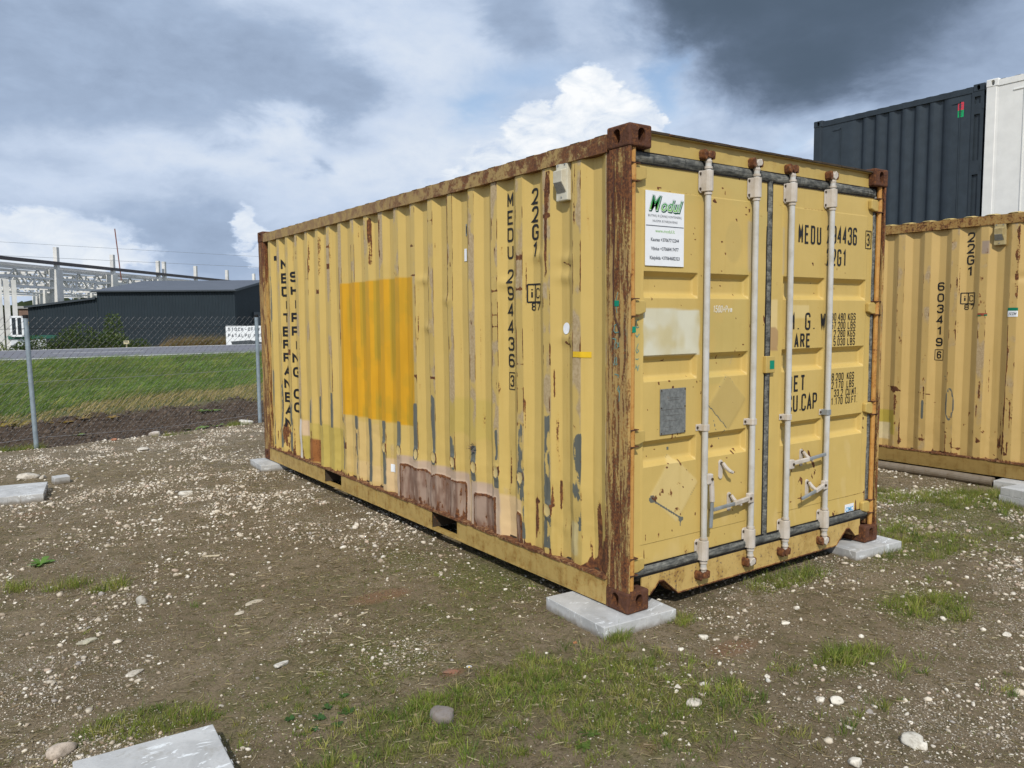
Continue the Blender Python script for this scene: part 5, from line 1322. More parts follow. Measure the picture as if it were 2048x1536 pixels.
def stone_mat():
    m, t, b = new_mat('pale limestone gravel'); P = t.n.new('ShaderNodeNewGeometry').outputs['Position']
    n = t.noise(P, 120, 4, .65); n2 = t.noise(P, 30, 4, .65)
    c = t.mix(t.mul(t.step(n2, .42, .68), .55), t.attr('Tint'), (.17, .135, .095)); c = t.mix(t.mul(t.step(n, .5, .7), .3), c, t.mix(1.0, c, (.6, .6, .6), 'MULTIPLY'))
    t.put(b.inputs['Base Color'], c); b.inputs['Roughness'].default_value = .9; t.put(b.inputs['Normal'], t.bump(n, .5, .004)); return m
M['stone'] = stone_mat()
def tints(n):
    base = np.array([(.62, .55, .44), (.52, .45, .35), (.70, .64, .54), (.38, .31, .23), (.50, .39, .30), (.32, .29, .26), (.74, .69, .59), (.24, .18, .12)])
    w = np.array([.22, .18, .17, .14, .08, .06, .08, .07]); i = rng.choice(len(base), n, p=w/w.sum()); return base[i]*rng.uniform(.85, 1.12, (n, 1))
def sample_yard(n, fn, x0=-4.5, x1=7.2, y0=-2.6, y1=10.2):
    out = []; tot = 0
    while tot < n:
        x = rng.uniform(x0, x1, n*2); y = rng.uniform(y0, y1, n*2)
        ok = (rng.random(n*2) < fn(x, y))*(y < fence_y(x)+.15); P = np.stack([x[ok], y[ok]], 1); out.append(P); tot += len(P)
    return np.concatenate(out)[:n]
def dens_g(x, y):
    d = np.hypot(x-CAM[0], y-CAM[1]); return np.clip((.022+.16*sst(fbm(x, y, 1.4, 309, 4), .58, .75)+.95*blobs(x, y, GRAVEL)**1.3*sst(fbm(x, y, 3, 301, 4), .38, .66))*np.clip((4.2/d)**1.15, .16, 1), 0, 1)
Pg = sample_yard(50000, dens_g)
dist = np.hypot(Pg[:, 0]-CAM[0], Pg[:, 1]-CAM[1]); rad = np.exp(rng.normal(math.log(.0052), .50, len(Pg)))*np.clip(dist/5.0, .75, 1.5); rad = np.clip(rad, .0022, .028)
zg = ground_h(Pg[:, 0], Pg[:, 1])+rad*.22; P3 = np.column_stack([Pg, zg]); big = rad > .0085
for nm, msk_, VV, FF in (('gravel', ~big, OCV, OCF), ('gravel', big, ICV, ICF)):
    o = stone_cloud(nm, P3[msk_], rad[msk_], M['stone'], VV, FF, col=tints(int(msk_.sum())))
    tag(o, 'fine pale gravel scattered over the brown yard' if nm == 'gravel' and VV is OCV else 'coarser white pebbles lying over the yard', 'gravel', None, 'stuff')
# crumbs of dirt
TV = np.array([(1, 0, -.5), (-.6, .9, -.5), (-.6, -.9, -.5), (0, 0, .9)]); TF = np.array([(0, 1, 3), (1, 2, 3), (2, 0, 3), (0, 2, 1)])
Pc = sample_yard(70000, lambda x, y: np.clip((3.4/np.hypot(x-CAM[0], y-CAM[1]))**2, .04, 1), -3.4, 5.5, -2.2, 5.5)
rc2 = np.exp(rng.normal(math.log(.0034), .4, len(Pc)))*np.clip(np.hypot(Pc[:, 0]-CAM[0], Pc[:, 1]-CAM[1])/4, .8, 1.6)
cc2 = gcol0 = np.array([(.16, .12, .072), (.10, .078, .046), (.24, .185, .12), (.10, .105, .036)])[rng.integers(0, 4, len(Pc))]*rng.uniform(.7, 1.2, (len(Pc), 1))
tag(stone_cloud('dirt_crumbs', np.column_stack([Pc, ground_h(Pc[:, 0], Pc[:, 1])+rc2*.2]), rc2, M['stone'], TV, TF, col=cc2), 'small brown crumbs of dirt over the yard', 'dirt', None, 'stuff')
# clods on the bare soil beyond the fence
xs_ = rng.uniform(-6, 8, 9000); us_ = rng.uniform(.0, 4.0, 9000); ysl = fence_y(xs_)+us_; rc_ = np.exp(rng.normal(math.log(.020), .5, 9000))
o = stone_cloud('soil_clods', np.column_stack([xs_, ysl, ground_h(xs_, ysl)]), rc_, M['stone'], ICV, ICF, flat=.7, col=np.array((.064, .045, .032))[None]*rng.uniform(.6, 1.5, (9000, 1)), jit=.35)
tag(o, 'dark crumbly soil beyond the wire fence', 'soil', None, 'stuff')
# single stones one can point at
def stone(x, y, r, col, label, flat=.6, el=1.0, rz=0, name='stone', group='loose stones lying on the yard', jit=.12, up_=.35):
    V = IC2V*(1+(rng.random(len(IC2V))[:, None]-.5)*.05)
    for _ in range(13):
        d = rng.normal(size=3); d /= np.linalg.norm(d); h = rng.uniform(.50, .88); t = V@d; V = V-np.maximum(t-h, 0)[:, None]*d[None]*.9
    V = V*np.array([r*el, r, r*flat]); a = R_(rz); V = np.column_stack([V[:, 0]*math.cos(a)-V[:, 1]*math.sin(a), V[:, 0]*math.sin(a)+V[:, 1]*math.cos(a), V[:, 2]])
    me = np_mesh(name, V, IC2F); set_attr(me, 'Tint', np.tile(np.array(col), (len(V), 1)))
    o = link(name, me, M['stone'], None, False, (x, y, float(ground_h(x, y))+r*flat*up_)); return tag(o, label, 'stone', group)
WH = (.70, .65, .55); GRY = (.20, .175, .16)
stone(-1.282, -.25, .056, GRY, 'rounded dark purplish grey stone in the grass at the bottom', .75, 1.1, -40, up_=.5)
stone(.092, -1.489, .050, (.52, .49, .42), 'lumpy white stone low on the right, topmost of the gravel heap', .6, 1.2, -20)
stone(.10, -1.53, .028, WH, 'small white stone just below the lumpy one on the right')
stone(-.214, -1.437, .033, WH, 'white stone cut by the bottom edge right of centre', .7, 1.1)
stone(-.35, -.78, .032, (.55, .50, .42), 'flat pale oval stone right of the middle grass', .5, 1.4, -35)
stone(-.295, -.635, .020, WH, 'round white stone above the flat oval one'); stone(-.325, -.655, .011, WH, 'tiny white stone touching the round white one')
stone(.12, -1.08, .024, WH, 'angular white stone above its lower twin on the right'); stone(.148, -1.137, .032, WH, 'angular white stone, the larger lower one of the pair', .7)
stone(.12, -.80, .018, WH, 'small white stone, upper of two touching in the bare dirt'); stone(.09, -.83, .018, (.62, .60, .54), 'small white stone, lower of two touching in the bare dirt')
stone(-1.658, .668, .030, (.64, .61, .54), 'pointed cream stone alone on the mossy dirt', .5, 1.7, 25)
stone(-1.116, 4.964, .060, (.60, .57, .50), 'white wedge shaped stone midway to the fence', .55, 1.3)
stone(-2.316, 6.783, .075, (.55, .50, .42), 'long pale stone behind the left slab', .7, 1.6, 5); stone(-2.18, 6.70, .045, (.50, .45, .37), 'small tan stone at the right end of the long one', .7)
def brick_stone():
    return tag(MB().box(-.075, -.05, 0, .075, .05, .075).build('stone_block', M['concrete'], None, bevel=.006, loc=(-2.045, 6.35, -.08)), 'square cut pale block right of the left slab', 'block')
brick_stone().rotation_euler = (R_(6), 0, R_(12))
stone(-2.606, .43, .048, (.48, .40, .32), 'angular tan stone beside the bottom left slab', .7, 1.4, 30)
stone(-2.382, 1.578, .042, (.46, .43, .32), 'flat yellowish grey stone on the left among gravel', .3, 1.4, 10); stone(-2.249, 1.02, .034, (.45, .41, .34), 'flat greyish stone below the yellowish one', .4, 1.4, 20)
stone(-2.039, 2.007, .040, (.42, .40, .35), 'grey stone standing up on the left half of the dirt', .9, 1.0); stone(.967, -.363, .022, WH, 'white stone in front of the doors'); stone(.75, -.45, .020, WH, 'second white stone in front of the doors, nearer the slab', .4, 1.6)
stone(1.48, -.93, .022, WH, 'pointed white stone right of the big grass tuft', .9, 1.0); stone(.22, -.33, .026, WH, 'white stone right of the corner slab', .6, 1.2); stone(.02, -.36, .018, WH, 'small white stone below the corner slab')
stone(1.55, -1.22, .024, WH, 'flat white stone in the gravel at the right edge', .3, 1.8, 15); stone(-1.5, 1.62, .032, (.50, .44, .33), 'long cream stone slab flush with the dirt', .3, 2.4, 25); stone(-1.62, 1.50, .026, (.52, .46, .36), 'cream fragment beside the long flush stone', .3, 1.7, 20)
stone(.95, 10.0, .11, (.66, .63, .57), 'white rubble lump at the foot of the right fence post', .8, 1.2); stone(-.55, 9.35, .085, (.50, .45, .40), 'pinkish grey rock at the soil edge by the fence', .7, 1.2); stone(-1.10, 9.28, .045, (.42, .17, .09), 'orange brick fragment at the soil edge', .6, 1.1)
stone(-.95, 8.05, .060, (.56, .52, .45), 'pale stone near the fence, left of centre', .6, 1.4); stone(-1.03, .115, .030, (.22, .10, .06), 'red brick fragment beside the grass', .35, 1.5, -10); stone(-.35, .02, .012, (.45, .18, .08), 'tiny orange pebble left of the corner slab')
def plank(x, y, L_, w, rz, label):
    o = MB().box(-L_/2, -w/2, 0, L_/2, w/2, .006).build('wood_chip', M['wood'], None, loc=(x, y, float(ground_h(x, y))+.003)); o.rotation_euler = (R_(3), R_(-4), R_(rz)); tag(o, label, 'wood chip', 'wood splinters on the ground')
M['wood'] = plain('bleached splinter wood', (.48, .41, .28), .8, .2, 30)
plank(-1.46, 2.72, .13, .022, -42, 'flat bleached splinter in the middle of the dirt'); plank(-1.18, .98, .05, .008, 50, 'thin splinter, upper of two left of the clay patch'); plank(-1.30, .92, .05, .008, 75, 'thin splinter, lower of two left of the clay patch'); plank(-1.06, 1.05, .07, .006, 10, 'dark twig like splinter beside the clay patch')

# ------------------------------------------------------------------ grass
def blades(name, P, h, w, lean, az_, mat, col, label, seg=2, curl=.5, cat='grass'):
    n = len(P); t = np.linspace(0, 1, seg+1); dirx = np.cos(az_); diry = np.sin(az_)
    fa = rng.uniform(0, 2*np.pi, n); wx_ = np.cos(fa); wy_ = np.sin(fa)
    rows = []
    for i, tt in enumerate(t):
        off = lean*h*(tt**(1+curl)); zz = h*tt*np.sqrt(np.maximum(.05, 1-np.minimum(lean*.8, .95)**2*tt)); cw = w*(1-tt*.85)/2
        cx = P[:, 0]+dirx*off; cy = P[:, 1]+diry*off; cz = P[:, 2]+zz
        if i < seg: rows.append(np.stack([cx-wx_*cw, cy-wy_*cw, cz], 1)); rows.append(np.stack([cx+wx_*cw, cy+wy_*cw, cz], 1))
        else: rows.append(np.stack([cx, cy, cz], 1))
    k = 2*seg+1; V = np.stack(rows, 1).reshape(-1, 3); F = []
    for i in range(seg-1): F += [(2*i, 2*i+1, 2*i+3), (2*i, 2*i+3, 2*i+2)]
    F.append((2*seg-2, 2*seg-1, 2*seg)); F = np.array(F); F = (F[None]+(np.arange(n)*k)[:, None, None]).reshape(-1, 3)
    me = np_mesh(name, V, F)
    grad = np.repeat(np.linspace(.0, 1, seg+1), [2]*seg+[1]); cc = np.repeat(col, k, 0)
    set_attr(me, 'Tint', cc); o = link(name, me, mat); tag(o, label, cat, None, 'stuff'); return o
def leaf_mat(name, trans=.35):
    m, t, b = new_mat(name); P = t.n.new('ShaderNodeNewGeometry').outputs['Position']
    c = t.mix(t.mul(t.step(t.noise(P, 3, 3, .6), .35, .65), .25), t.attr('Tint'), (.10, .10, .02))
    t.put(b.inputs['Base Color'], c); b.inputs['Roughness'].default_value = .55; b.inputs['Specular IOR Level'].default_value = .25
    tr = t.n.new('ShaderNodeBsdfTranslucent'); t.put(tr.inputs[0], t.mix(1.0, c, (1.3, 1.4, .6), 'MULTIPLY'))
    mx_ = t.n.new('ShaderNodeMixShader'); mx_.inputs[0].default_value = trans; t.l.new(b.outputs[0], mx_.inputs[1]); t.l.new(tr.outputs[0], mx_.inputs[2])
    t.l.new(mx_.outputs[0], m.node_tree.nodes['Material Output'].inputs[0]); return m
M['leaf'] = leaf_mat('grass blades')
def gcol(n, kinds, w):
    base = np.array(kinds); i = rng.choice(len(base), n, p=np.array(w)/sum(w)); return base[i]*rng.uniform(.75, 1.25, (n, 1))
YG = [(.24, .29, .055), (.17, .235, .042), (.10, .16, .032), (.34, .33, .10), (.40, .32, .17)]
# tufts: clusters of blades
TUFT = []
def tuftset(cx, cy, rx, ry_, n, h, rz=0):
    for _ in range(n):
        a = rng.uniform(0, 2*np.pi); r = np.sqrt(rng.random()); x = rx*r*np.cos(a); y = ry_*r*np.sin(a); c, s = math.cos(R_(rz)), math.sin(R_(rz))
        TUFT.append((cx+x*c-y*s, cy+x*s+y*c, h*rng.uniform(.55, 1.45)))
for args in [(-.99, -.20, .30, .13, 26, .052), (-1.36, -.12, .20, .13, 20, .05), (-.78, -.02, .20, .10, 12, .045), (-.60, -.22, .38, .18, 30, .048), (-.42, -.02, .30, .12, 14, .045), (-1.25, -.35, .30, .12, 14, .042), (-.55, -.62, .36, .22, 34, .048), (-.22, -.82, .20, .14, 24, .055), (-.9, -.6, .4, .15, 18, .04), (-.55, -1.0, .35, .15, 18, .045), (-1.1, -.85, .4, .15, 14, .04),
             (.62, -.88, .24, .085, 46, .062, -20), (1.63, -.77, .27, .15, 50, .060, -10), (1.60, -.98, .07, .05, 7, .055), (1.33, -.055, .34, .10, 50, .062, -3), (-2.32, .47, .26, .12, 44, .052, -8), (-2.1, .40, .12, .08, 12, .045), (-2.38, 2.60, .14, .10, 18, .07), (-2.16, 2.42, .13, .09, 20, .075), (-2.63, 2.75, .08, .09, 14, .07), (-.15, -.085, .07, .045, 16, .060), (.30, -.10, .07, .07, 14, .055), (.25, .05, .04, .15, 8, .045),
             (-.95, -.40, .62, .34, 150, .040), (-.45, -.50, .5, .38, 110, .040), (-1.55, -.25, .35, .28, 70, .040), (-1.0, -.15, .45, .15, 60, .045), (4.5, .35, .95, .30, 150, .06, -24), (3.3, .25, .5, .25, 50, .05), (-1.75, .10, .30, .25, 18, .035), (-.3, -.35, .25, .12, 14, .045), (-1.9, -.35, .12, .10, 12, .05), (-2.05, -.45, .1, .1, 10, .05), (-1.35, .2, .25, .15, 8, .035), (-1.6, .25, .35, .2, 10, .035), (2.75, .12, .40, .20, 60, .06), (2.75, -.20, .55, .22, 60, .055), (3.4, -.35, .7, .2, 40, .045), (4.55, .42, .75, .22, 120, .075, -28), (3.9, .95, .45, .20, 60, .065), (4.7, -.05, .6, .2, 80, .065), (5.4, -.7, .9, .35, 120, .06), (2.05, -.55, .2, .1, 8, .04), (.75, -1.15, .18, .06, 7, .05), (.35, -1.25, .12, .05, 6, .05), (1.0, -1.5, .3, .1, 8, .05), (.2, -.75, .2, .1, 8, .04), (-.1, -1.2, .25, .12, 10, .045),
             (-2.27, 9.30, .30, .12, 60, .10), (-2.7, 9.2, .3, .12, 50, .09), (.75, 9.75, .2, .1, 24, .08), (-.2, 9.25, .4, .08, 14, .07)]:
    tuftset(*args)
for _ in range(420):
    x, y = rng.uniform(-3, 6), rng.uniform(-2.2, 4.5)
    g_ = float(blobs(np.array([x]), np.array([y]), GREEN)[0])
    if rng.random() < g_*.7+.05: TUFT.append((x, y, rng.uniform(.018, .038)))
T = np.array(TUFT); cnt = rng.integers(12, 27, len(T)); idx = np.repeat(np.arange(len(T)), cnt); n = len(idx)
jx = rng.normal(0, 1, n)*T[idx, 2]*.30; jy = rng.normal(0, 1, n)*T[idx, 2]*.30
px_, py_ = T[idx, 0]+jx, T[idx, 1]+jy
hh_ = T[idx, 2]*rng.uniform(.45, 1.15, n)
tc_ = gcol(len(T), YG[:4], [.38, .27, .16, .19])[idx]; dry = rng.random(n) < .14; tc_ = tc_*rng.uniform(.75, 1.2, (n, 1)); tc_[dry] = np.array((.36, .29, .15))*rng.uniform(.7, 1.1, (int(dry.sum()), 1))
blades('grass_tufts', np.column_stack([px_, py_, ground_h(px_, py_)-.002]), hh_, .0030+.0012*rng.random(n), rng.uniform(.1, 1.05, n), np.arctan2(jy, jx)+rng.normal(0, .6, n), M['leaf'], tc_, 'yellow green grass tufts growing through the gravel', seg=3)
# low creeping growth
Pm = sample_yard(42000, lambda x, y: np.clip(blobs(x, y, GREEN)*sst(fbm(x, y, 5, 401, 3), .35, .6)+.03, 0, 1)*np.clip(4.5/np.hypot(x-CAM[0], y-CAM[1]), .3, 1), -3.6, 6.5, -2.2, 6); n = len(Pm)
blades('low_growth', np.column_stack([Pm, ground_h(Pm[:, 0], Pm[:, 1])]), rng.uniform(.006, .024, n), rng.uniform(.0015, .0032, n), rng.uniform(.4, 1.6, n), rng.uniform(0, 6.28, n), M['leaf'], gcol(n, YG, [.22, .24, .24, .12, .18]), 'sparse low green growth and moss on the dirt')
# dry stalk litter
Pd = sample_yard(44000, lambda x, y: np.clip((.25+.55*sst(fbm(x, y, 1.2, 421), .4, .7)+.35*blobs(x, y, GREEN))*np.clip(4.5/np.hypot(x-CAM[0], y-CAM[1]), .2, 1), 0, 1), -3.6, 6, -2.2, 8); n = len(Pd)
a_ = rng.uniform(0, 6.28, n); L_ = rng.uniform(.012, .075, n); w_ = rng.uniform(.0010, .0024, n); zz = ground_h(Pd[:, 0], Pd[:, 1])+.003; bend = rng.uniform(-.4, .4, n)
V = np.stack([np.column_stack([Pd[:, 0]+np.cos(a_+q*bend)*L_*u-np.sin(a_)*w_*v, Pd[:, 1]+np.sin(a_+q*bend)*L_*u+np.cos(a_)*w_*v, zz+rng.uniform(0, .006, n)]) for u, v, q in ((-.5, -.5, 0), (-.5, .5, 0), (0, .5, 0), (0, -.5, 0), (.5, .3, 1), (.5, -.3, 1))], 1).reshape(-1, 3)
F = (np.array([(0, 3, 2, 1), (3, 5, 4, 2)])[None]+(np.arange(n)*6)[:, None, None]).reshape(-1, 4)
me = np_mesh('dry_litter', V, F); set_attr(me, 'Tint', np.repeat(gcol(n, [(.40, .32, .20), (.28, .21, .13), (.15, .11, .065), (.50, .43, .29)], [.28, .34, .26, .12]), 6, 0))
tag(link('dry_litter', me, M['leaf']), 'dry straw and stalk bits lying on the dirt', 'straw', None, 'stuff')
# windblown meadow between the fence and the road
N_ = 120000
mx0 = rng.uniform(-9, 12, N_); f_ = rng.random(N_)**.85; y0_ = fence_y(mx0)+3.7+ (fbm(mx0, mx0*0, .8, 431, 3)-.5)*1.2; y1_ = ry(mx0)-1.25; my0 = y0_+(y1_-y0_)*f_
fr = (my0-y0_)/(y1_-y0_); tall = .20+.16*fbm(mx0, my0, .7, 433)+.03*(fr > .9); n = N_
colm = gcol(N_, [(.105, .185, .038), (.15, .235, .052), (.070, .130, .028), (.22, .28, .080), (.36, .33, .14)], [.28, .28, .2, .15, .09])
pt_ = .62+.80*fbm(mx0*.6, my0*1.6, 1.1, 441, 4); colm = colm*pt_[:, None]*np.where((fbm(mx0, my0, 2.6, 443) > .60)[:, None], np.array((1.35, 1.15, 1.1)), 1.0); tall = tall*(.7+.6*fbm(mx0, my0, 1.3, 445))
edge_ = (fr < .09+.10*fbm(mx0, mx0*0, .9, 437, 2)*2*(mx0 > -1)); dryc = gcol(N_, [(.48, .37, .19), (.36, .27, .13), (.18, .18, .06)], [.4, .35, .25]); colm[edge_] = dryc[edge_]; tall[edge_] *= .75
blades('meadow_grass', np.column_stack([mx0, my0, ground_h(mx0, my0)-.02]), tall*rng.uniform(.7, 1.15, n), .011+.006*rng.random(n)+.004*fr, rng.uniform(.7, 1.35, n), rng.normal(.15, .45, n), M['leaf'], colm, 'long green windblown grass on the bank below the road', seg=3, curl=.7)
# weeds with broad leaves
def rosette(x, y, n, L, w, col, label, name='weed', up_=.5, z=None):
    z0 = float(ground_h(x, y)) if z is None else z
    o = empty(name, (x, y, z0), 0, label, 'weed', 'small weeds'); mb = MB()
    for i in range(n):
        a = i*2.399+rng.uniform(-.3, .3); l = L*rng.uniform(.6, 1.1); u = up_*rng.uniform(.5, 1.2); d = np.array([math.cos(a), math.sin(a), 0]); p = np.array([-math.sin(a), math.cos(a), 0])
        pts = []
        for t, ww in ((0, .15), (.3, .7), (.65, 1), (.9, .6), (1.0, .05)):
            c = d*l*t+np.array([0, 0, l*u*(t-.55*t*t)]); pts.append((c-p*w*ww/2, c+p*w*ww/2+np.array([0, 0, .15*w*ww])))
        lf = MB()
        for i2 in range(4): lf.add([pts[i2][0], pts[i2][1], pts[i2+1][1], pts[i2+1][0]], [(0, 1, 2, 3)])
        me_ = lf.mesh('leaf', False); cc = np.tile(np.array(col)*rng.uniform(.8, 1.2), (len(me_.vertices), 1)); set_attr(me_, 'Tint', cc); link('leaf', me_, M['leaf'], o, True)
    return o
rosette(-.96, -.76, 9, .045, .016, (.10, .17, .035), 'small rosette weed at the bottom right of the middle grass'); rosette(-.88, -.70, 9, .045, .016, (.09, .16, .035), 'rosette weed just above its twin at the bottom'); rosette(-.80, -.68, 5, .03, .012, (.08, .15, .035), 'little weed right of the two rosettes')
rosette(-2.47, 3.22, 8, .095, .042, (.13, .25, .05), 'light green broad leaved weed on the left dirt', up_=.7)
for i, (x, y, s) in enumerate([(-1.70, .08, .035), (-1.64, .14, .03), (-1.58, .05, .035), (-1.66, -.02, .03), (-1.54, .20, .028), (-1.75, .00, .025), (-1.80, .15, .03)]):
    rosette(x, y, 8, s, s*.45, (.045, .12, .03), ['dark green clover like weed, centre of its clump', 'clover like weed at the upper side of its clump', 'clover like weed at the right of its clump', 'clover like weed at the lower side of its clump', 'clover like weed furthest up right of its clump', 'smallest clover like weed of the clump', 'clover like weed at the left of its clump'][i], up_=.8)
rosette(.54, 11.68, 11, .30, .085, (.16, .25, .05), 'large yellow green dock plant on the dark soil'); rosette(.92, 11.70, 6, .16, .05, (.17, .25, .06), 'smaller dock plant right of the large one'); rosette(-1.27, 11.95, 6, .16, .05, (.17, .23, .06), 'dock plant on the soil near the left fence post')
for i, x in enumerate(np.linspace(-2.9, -2.0, 7)): rosette(x, 13.2+rng.uniform(-.3, .3), 7, .20, .09, (.22, .27, .05) if i % 2 else (.30, .22, .04), ['leftmost', 'second', 'third', 'middle', 'fifth', 'sixth', 'rightmost'][i]+' yellowing weed of the row at the meadow edge left of the post', up_=.6)
for i, x in enumerate(np.linspace(-1.6, -.6, 5)): rosette(x, 13.2+rng.uniform(-.2, .2), 7, .14, .06, (.32, .20, .05), ['leftmost', 'second', 'middle', 'fourth', 'rightmost'][i]+' reddish yellow weed of the row right of the left fence post', up_=.6)
rosette(1.30, 13.4, 9, .22, .07, (.16, .25, .05), 'green leafy weed at the meadow edge near the right post'); rosette(1.05, 13.3, 7, .18, .06, (.15, .24, .05), 'second leafy weed at the meadow edge, left of the first'); rosette(-1.6, .06, 6, .03, .014, (.07, .15, .04), 'round leaved weed left of the clover clump')
# daisy
dz_ = empty('daisy', (-.985, .035, float(ground_h(-.985, .035))), 0, 'single white daisy flower beside the grass', 'flower')
MB().tube([(0, 0, 0), (.004, 0, .035)], .0012, 5).build('stem', M['wood'], dz_)
for i in range(12):
    a = i*math.pi/6; MB().add([(.004+.002*math.cos(a), .002*math.sin(a), .036), (.004+.013*math.cos(a-.16), .013*math.sin(a-.16), .040), (.004+.014*math.cos(a+.16), .014*math.sin(a+.16), .040)], [(0, 1, 2)]).build('petal', M['white'], dz_)
MB().tube([(.004, 0, .036), (.004, 0, .040)], .004, 8).build('flower_centre', M['tape_y'], dz_)

# ------------------------------------------------------------------ chain link fence
M['galv'] = plain('galvanised blue grey post', (.28, .34, .38), .45, .15, 12, .25); M['wire'] = plain('dull galvanised wire', (.27, .27, .28), .5, .2, 10, .1)
fn = empty('wire_fence', (-2.046, 9.279, 0), 0, 'grey chain link fence on galvanised posts along the yard', 'fence')
stp = np.array([3.259, .804]); zt = 1.59
def wz(h): return h
for k in range(-3, 4):
    p = stp*k; zb = -.35
    MB().tube([(p[0], p[1], zb), (p[0]+(-.045 if k == 0 else 0), p[1], zt+.065)], .030, 14).build('fence_post', M['galv'], fn, smooth=False)
    MB().tube([(p[0]+(-.045 if k == 0 else 0), p[1], zt+.062), (p[0]+(-.045 if k == 0 else 0), p[1], zt+.105)], .033, 14).build('post_cap', M['black'], fn)
def mesh_span(k):
    p0 = stp*k; p1 = stp*(k+1); n = 72; rows = 38; hcell = (zt+.075+.13)/rows
    Vs = []; Fs = []; c = 0; r = .0014
    d = (p1-p0)/n; nn = np.array([-d[1], d[0]])/np.linalg.norm(d)
    for i in range(n+1):
        zi = np.arange(rows+1); xoff = np.where(zi % 2 == 0, 0.0, 1.0) if i % 2 == 0 else np.where(zi % 2 == 0, 1.0, 0.0)
        base = p0[None]+d[None]*(i+xoff[:, None]*1.0-.5); 
        z = -.13+zi*hcell+.010*np.sin(i*.7)*0; bul = .015*np.sin(zi*.9+i)*0
        if i % 1 == 0:
            C_ = np.column_stack([base[:, 0], base[:, 1], z]); side = (.004 if i % 2 else -.004)
            C_[:, 0] += nn[0]*side; C_[:, 1] += nn[1]*side
            tri = np.array([(nn[0]*r*2, nn[1]*r*2, 0), (d[0]/np.linalg.norm(d)*r*-1, d[1]/np.linalg.norm(d)*-r, r*1.4), (d[0]/np.linalg.norm(d)*r, d[1]/np.linalg.norm(d)*r, -r*1.4)])
            V = (C_[:, None, :]+tri[None]).reshape(-1, 3); m = rows+1
            j = np.arange(m-1)[:, None]*3; F = np.concatenate([np.stack([j+q, j+(q+1) % 3, j+3+(q+1) % 3, j+3+q], -1).reshape(-1, 4) for q in range(3)])+c
            Vs.append(V); Fs.append(F); c += len(V)
    o = link('wire_mesh', np_mesh('wire_mesh', np.concatenate(Vs), np.concatenate(Fs)), M['wire'], fn); o['kind'] = 'stuff'
for k in range(-3, 3): mesh_span(k)
for z, mt, sag in ((zt-.075, M['black'], .02), (.80, M['wire'], .01), (.05, M['wire'], .05)):
    pts = []
    for i in range(-24, 25):
        q = stp*i/8; pts.append((q[0], q[1]-.006, z-sag*math.sin((i % 8)/8*math.pi)))
    MB().tube(pts, .0024, 5).build('tension_wire', mt, fn)

# ------------------------------------------------------------------ dark metal building across the road
M['bw'] = plain('anthracite ribbed cladding', (.018, .028, .036), .5, .08, 1, bump=0); M['br'] = plain('dark grey sheet roof', (.075, .085, .105), .55, .08, 1, bump=0); M['btrim'] = plain('building trim', (.045, .055, .065), .5, .05, 2, bump=0)
def cladding(mb_name, p0, p1, zb, z0t, z1t, mat, par, pitch=.20, dep=.035):
    p0 = np.array(p0); p1 = np.array(p1); L = np.linalg.norm(p1-p0); d = (p1-p0)/L; nrm = np.array([d[1], -d[0]]); n = int(L/pitch); V = []
    for i in range(n):
        for q, o in ((0, 0), (.45, 0), (.55, 1), (.9, 1)):
            t = (i+q)*pitch; pt = p0+d*t+nrm*o*dep; zt_ = z0t+(z1t-z0t)*t/L; V += [(pt[0], pt[1], zb), (pt[0], pt[1], zt_)]
    V += [(p1[0], p1[1], zb), (p1[0], p1[1], z1t)]
    return link(mb_name, np_mesh(mb_name, V, grid_faces(len(V)//2, 2)), mat, par)
bd = empty('warehouse', (5.37, 58.95, -.35), math.atan2(-.576, .817), 'long dark anthracite ribbed metal warehouse across the road', 'building')
EV = 4.10; BW = 9.64; DP = 15.0; RH = 1.0
cladding('front_wall', (0, 0), (BW, 0), 0, EV, EV, M['bw'], bd); cladding('gable_wall', (BW, 0), (BW, DP/2), 0, EV, EV+RH, M['bw'], bd); cladding('gable_wall', (BW, DP/2), (BW, DP), 0, EV+RH, EV, M['bw'], bd)
cladding('back_wall', (BW, DP), (0, DP), 0, EV, EV, M['bw'], bd, .4); cladding('gable_wall', (0, DP), (0, DP/2), 0, EV, EV+RH, M['bw'], bd, .4); cladding('gable_wall', (0, DP/2), (0, 0), 0, EV+RH, EV, M['bw'], bd, .4)
link('roof', np_mesh('roof', [(-.2, -.25, EV+.01), (BW+.2, -.25, EV+.01), (BW+.2, DP/2, EV+RH+.06), (-.2, DP/2, EV+RH+.06), (BW+.2, DP+.25, EV+.01), (-.2, DP+.25, EV+.01)], [(0, 1, 2, 3), (3, 2, 4, 5)]), M['br'], bd)
MB().box(-.22, -.30, EV-.09, BW+.22, -.24, EV+.01).build('gutter', M['btrim'], bd)
MB().bar((BW+.17, -.25, EV-.02), (BW+.17, DP/2, EV+RH+.03), .12, .16).build('barge_board', M['btrim'], bd); MB().bar((BW+.17, DP+.25, EV-.02), (BW+.17, DP/2, EV+RH+.03), .12, .16).build('barge_board', M['btrim'], bd)
MB().box(BW+.05, 3.6, 0, BW+.14, 7.0, 2.6).build('roller_door', M['btrim'], bd)
cladding('annex_wall', (-4.86, .0), (-.02, .0), 0, 3.05, 3.62, M['bw'], bd); cladding('annex_wall', (-4.86, 8), (-4.86, 0), 0, 3.05, 3.05, M['bw'], bd, .4)
link('annex_roof', np_mesh('annex_roof', [(-5.0, -.2, 3.08), (-.02, -.2, 3.66), (-.02, 8, 3.66), (-5.0, 8, 3.08)], [(0, 1, 2, 3)]), M['br'], bd); MB().bar((-5.0, -.22, 3.02), (-.02, -.22, 3.60), .08, .14).build('gutter', M['btrim'], bd)

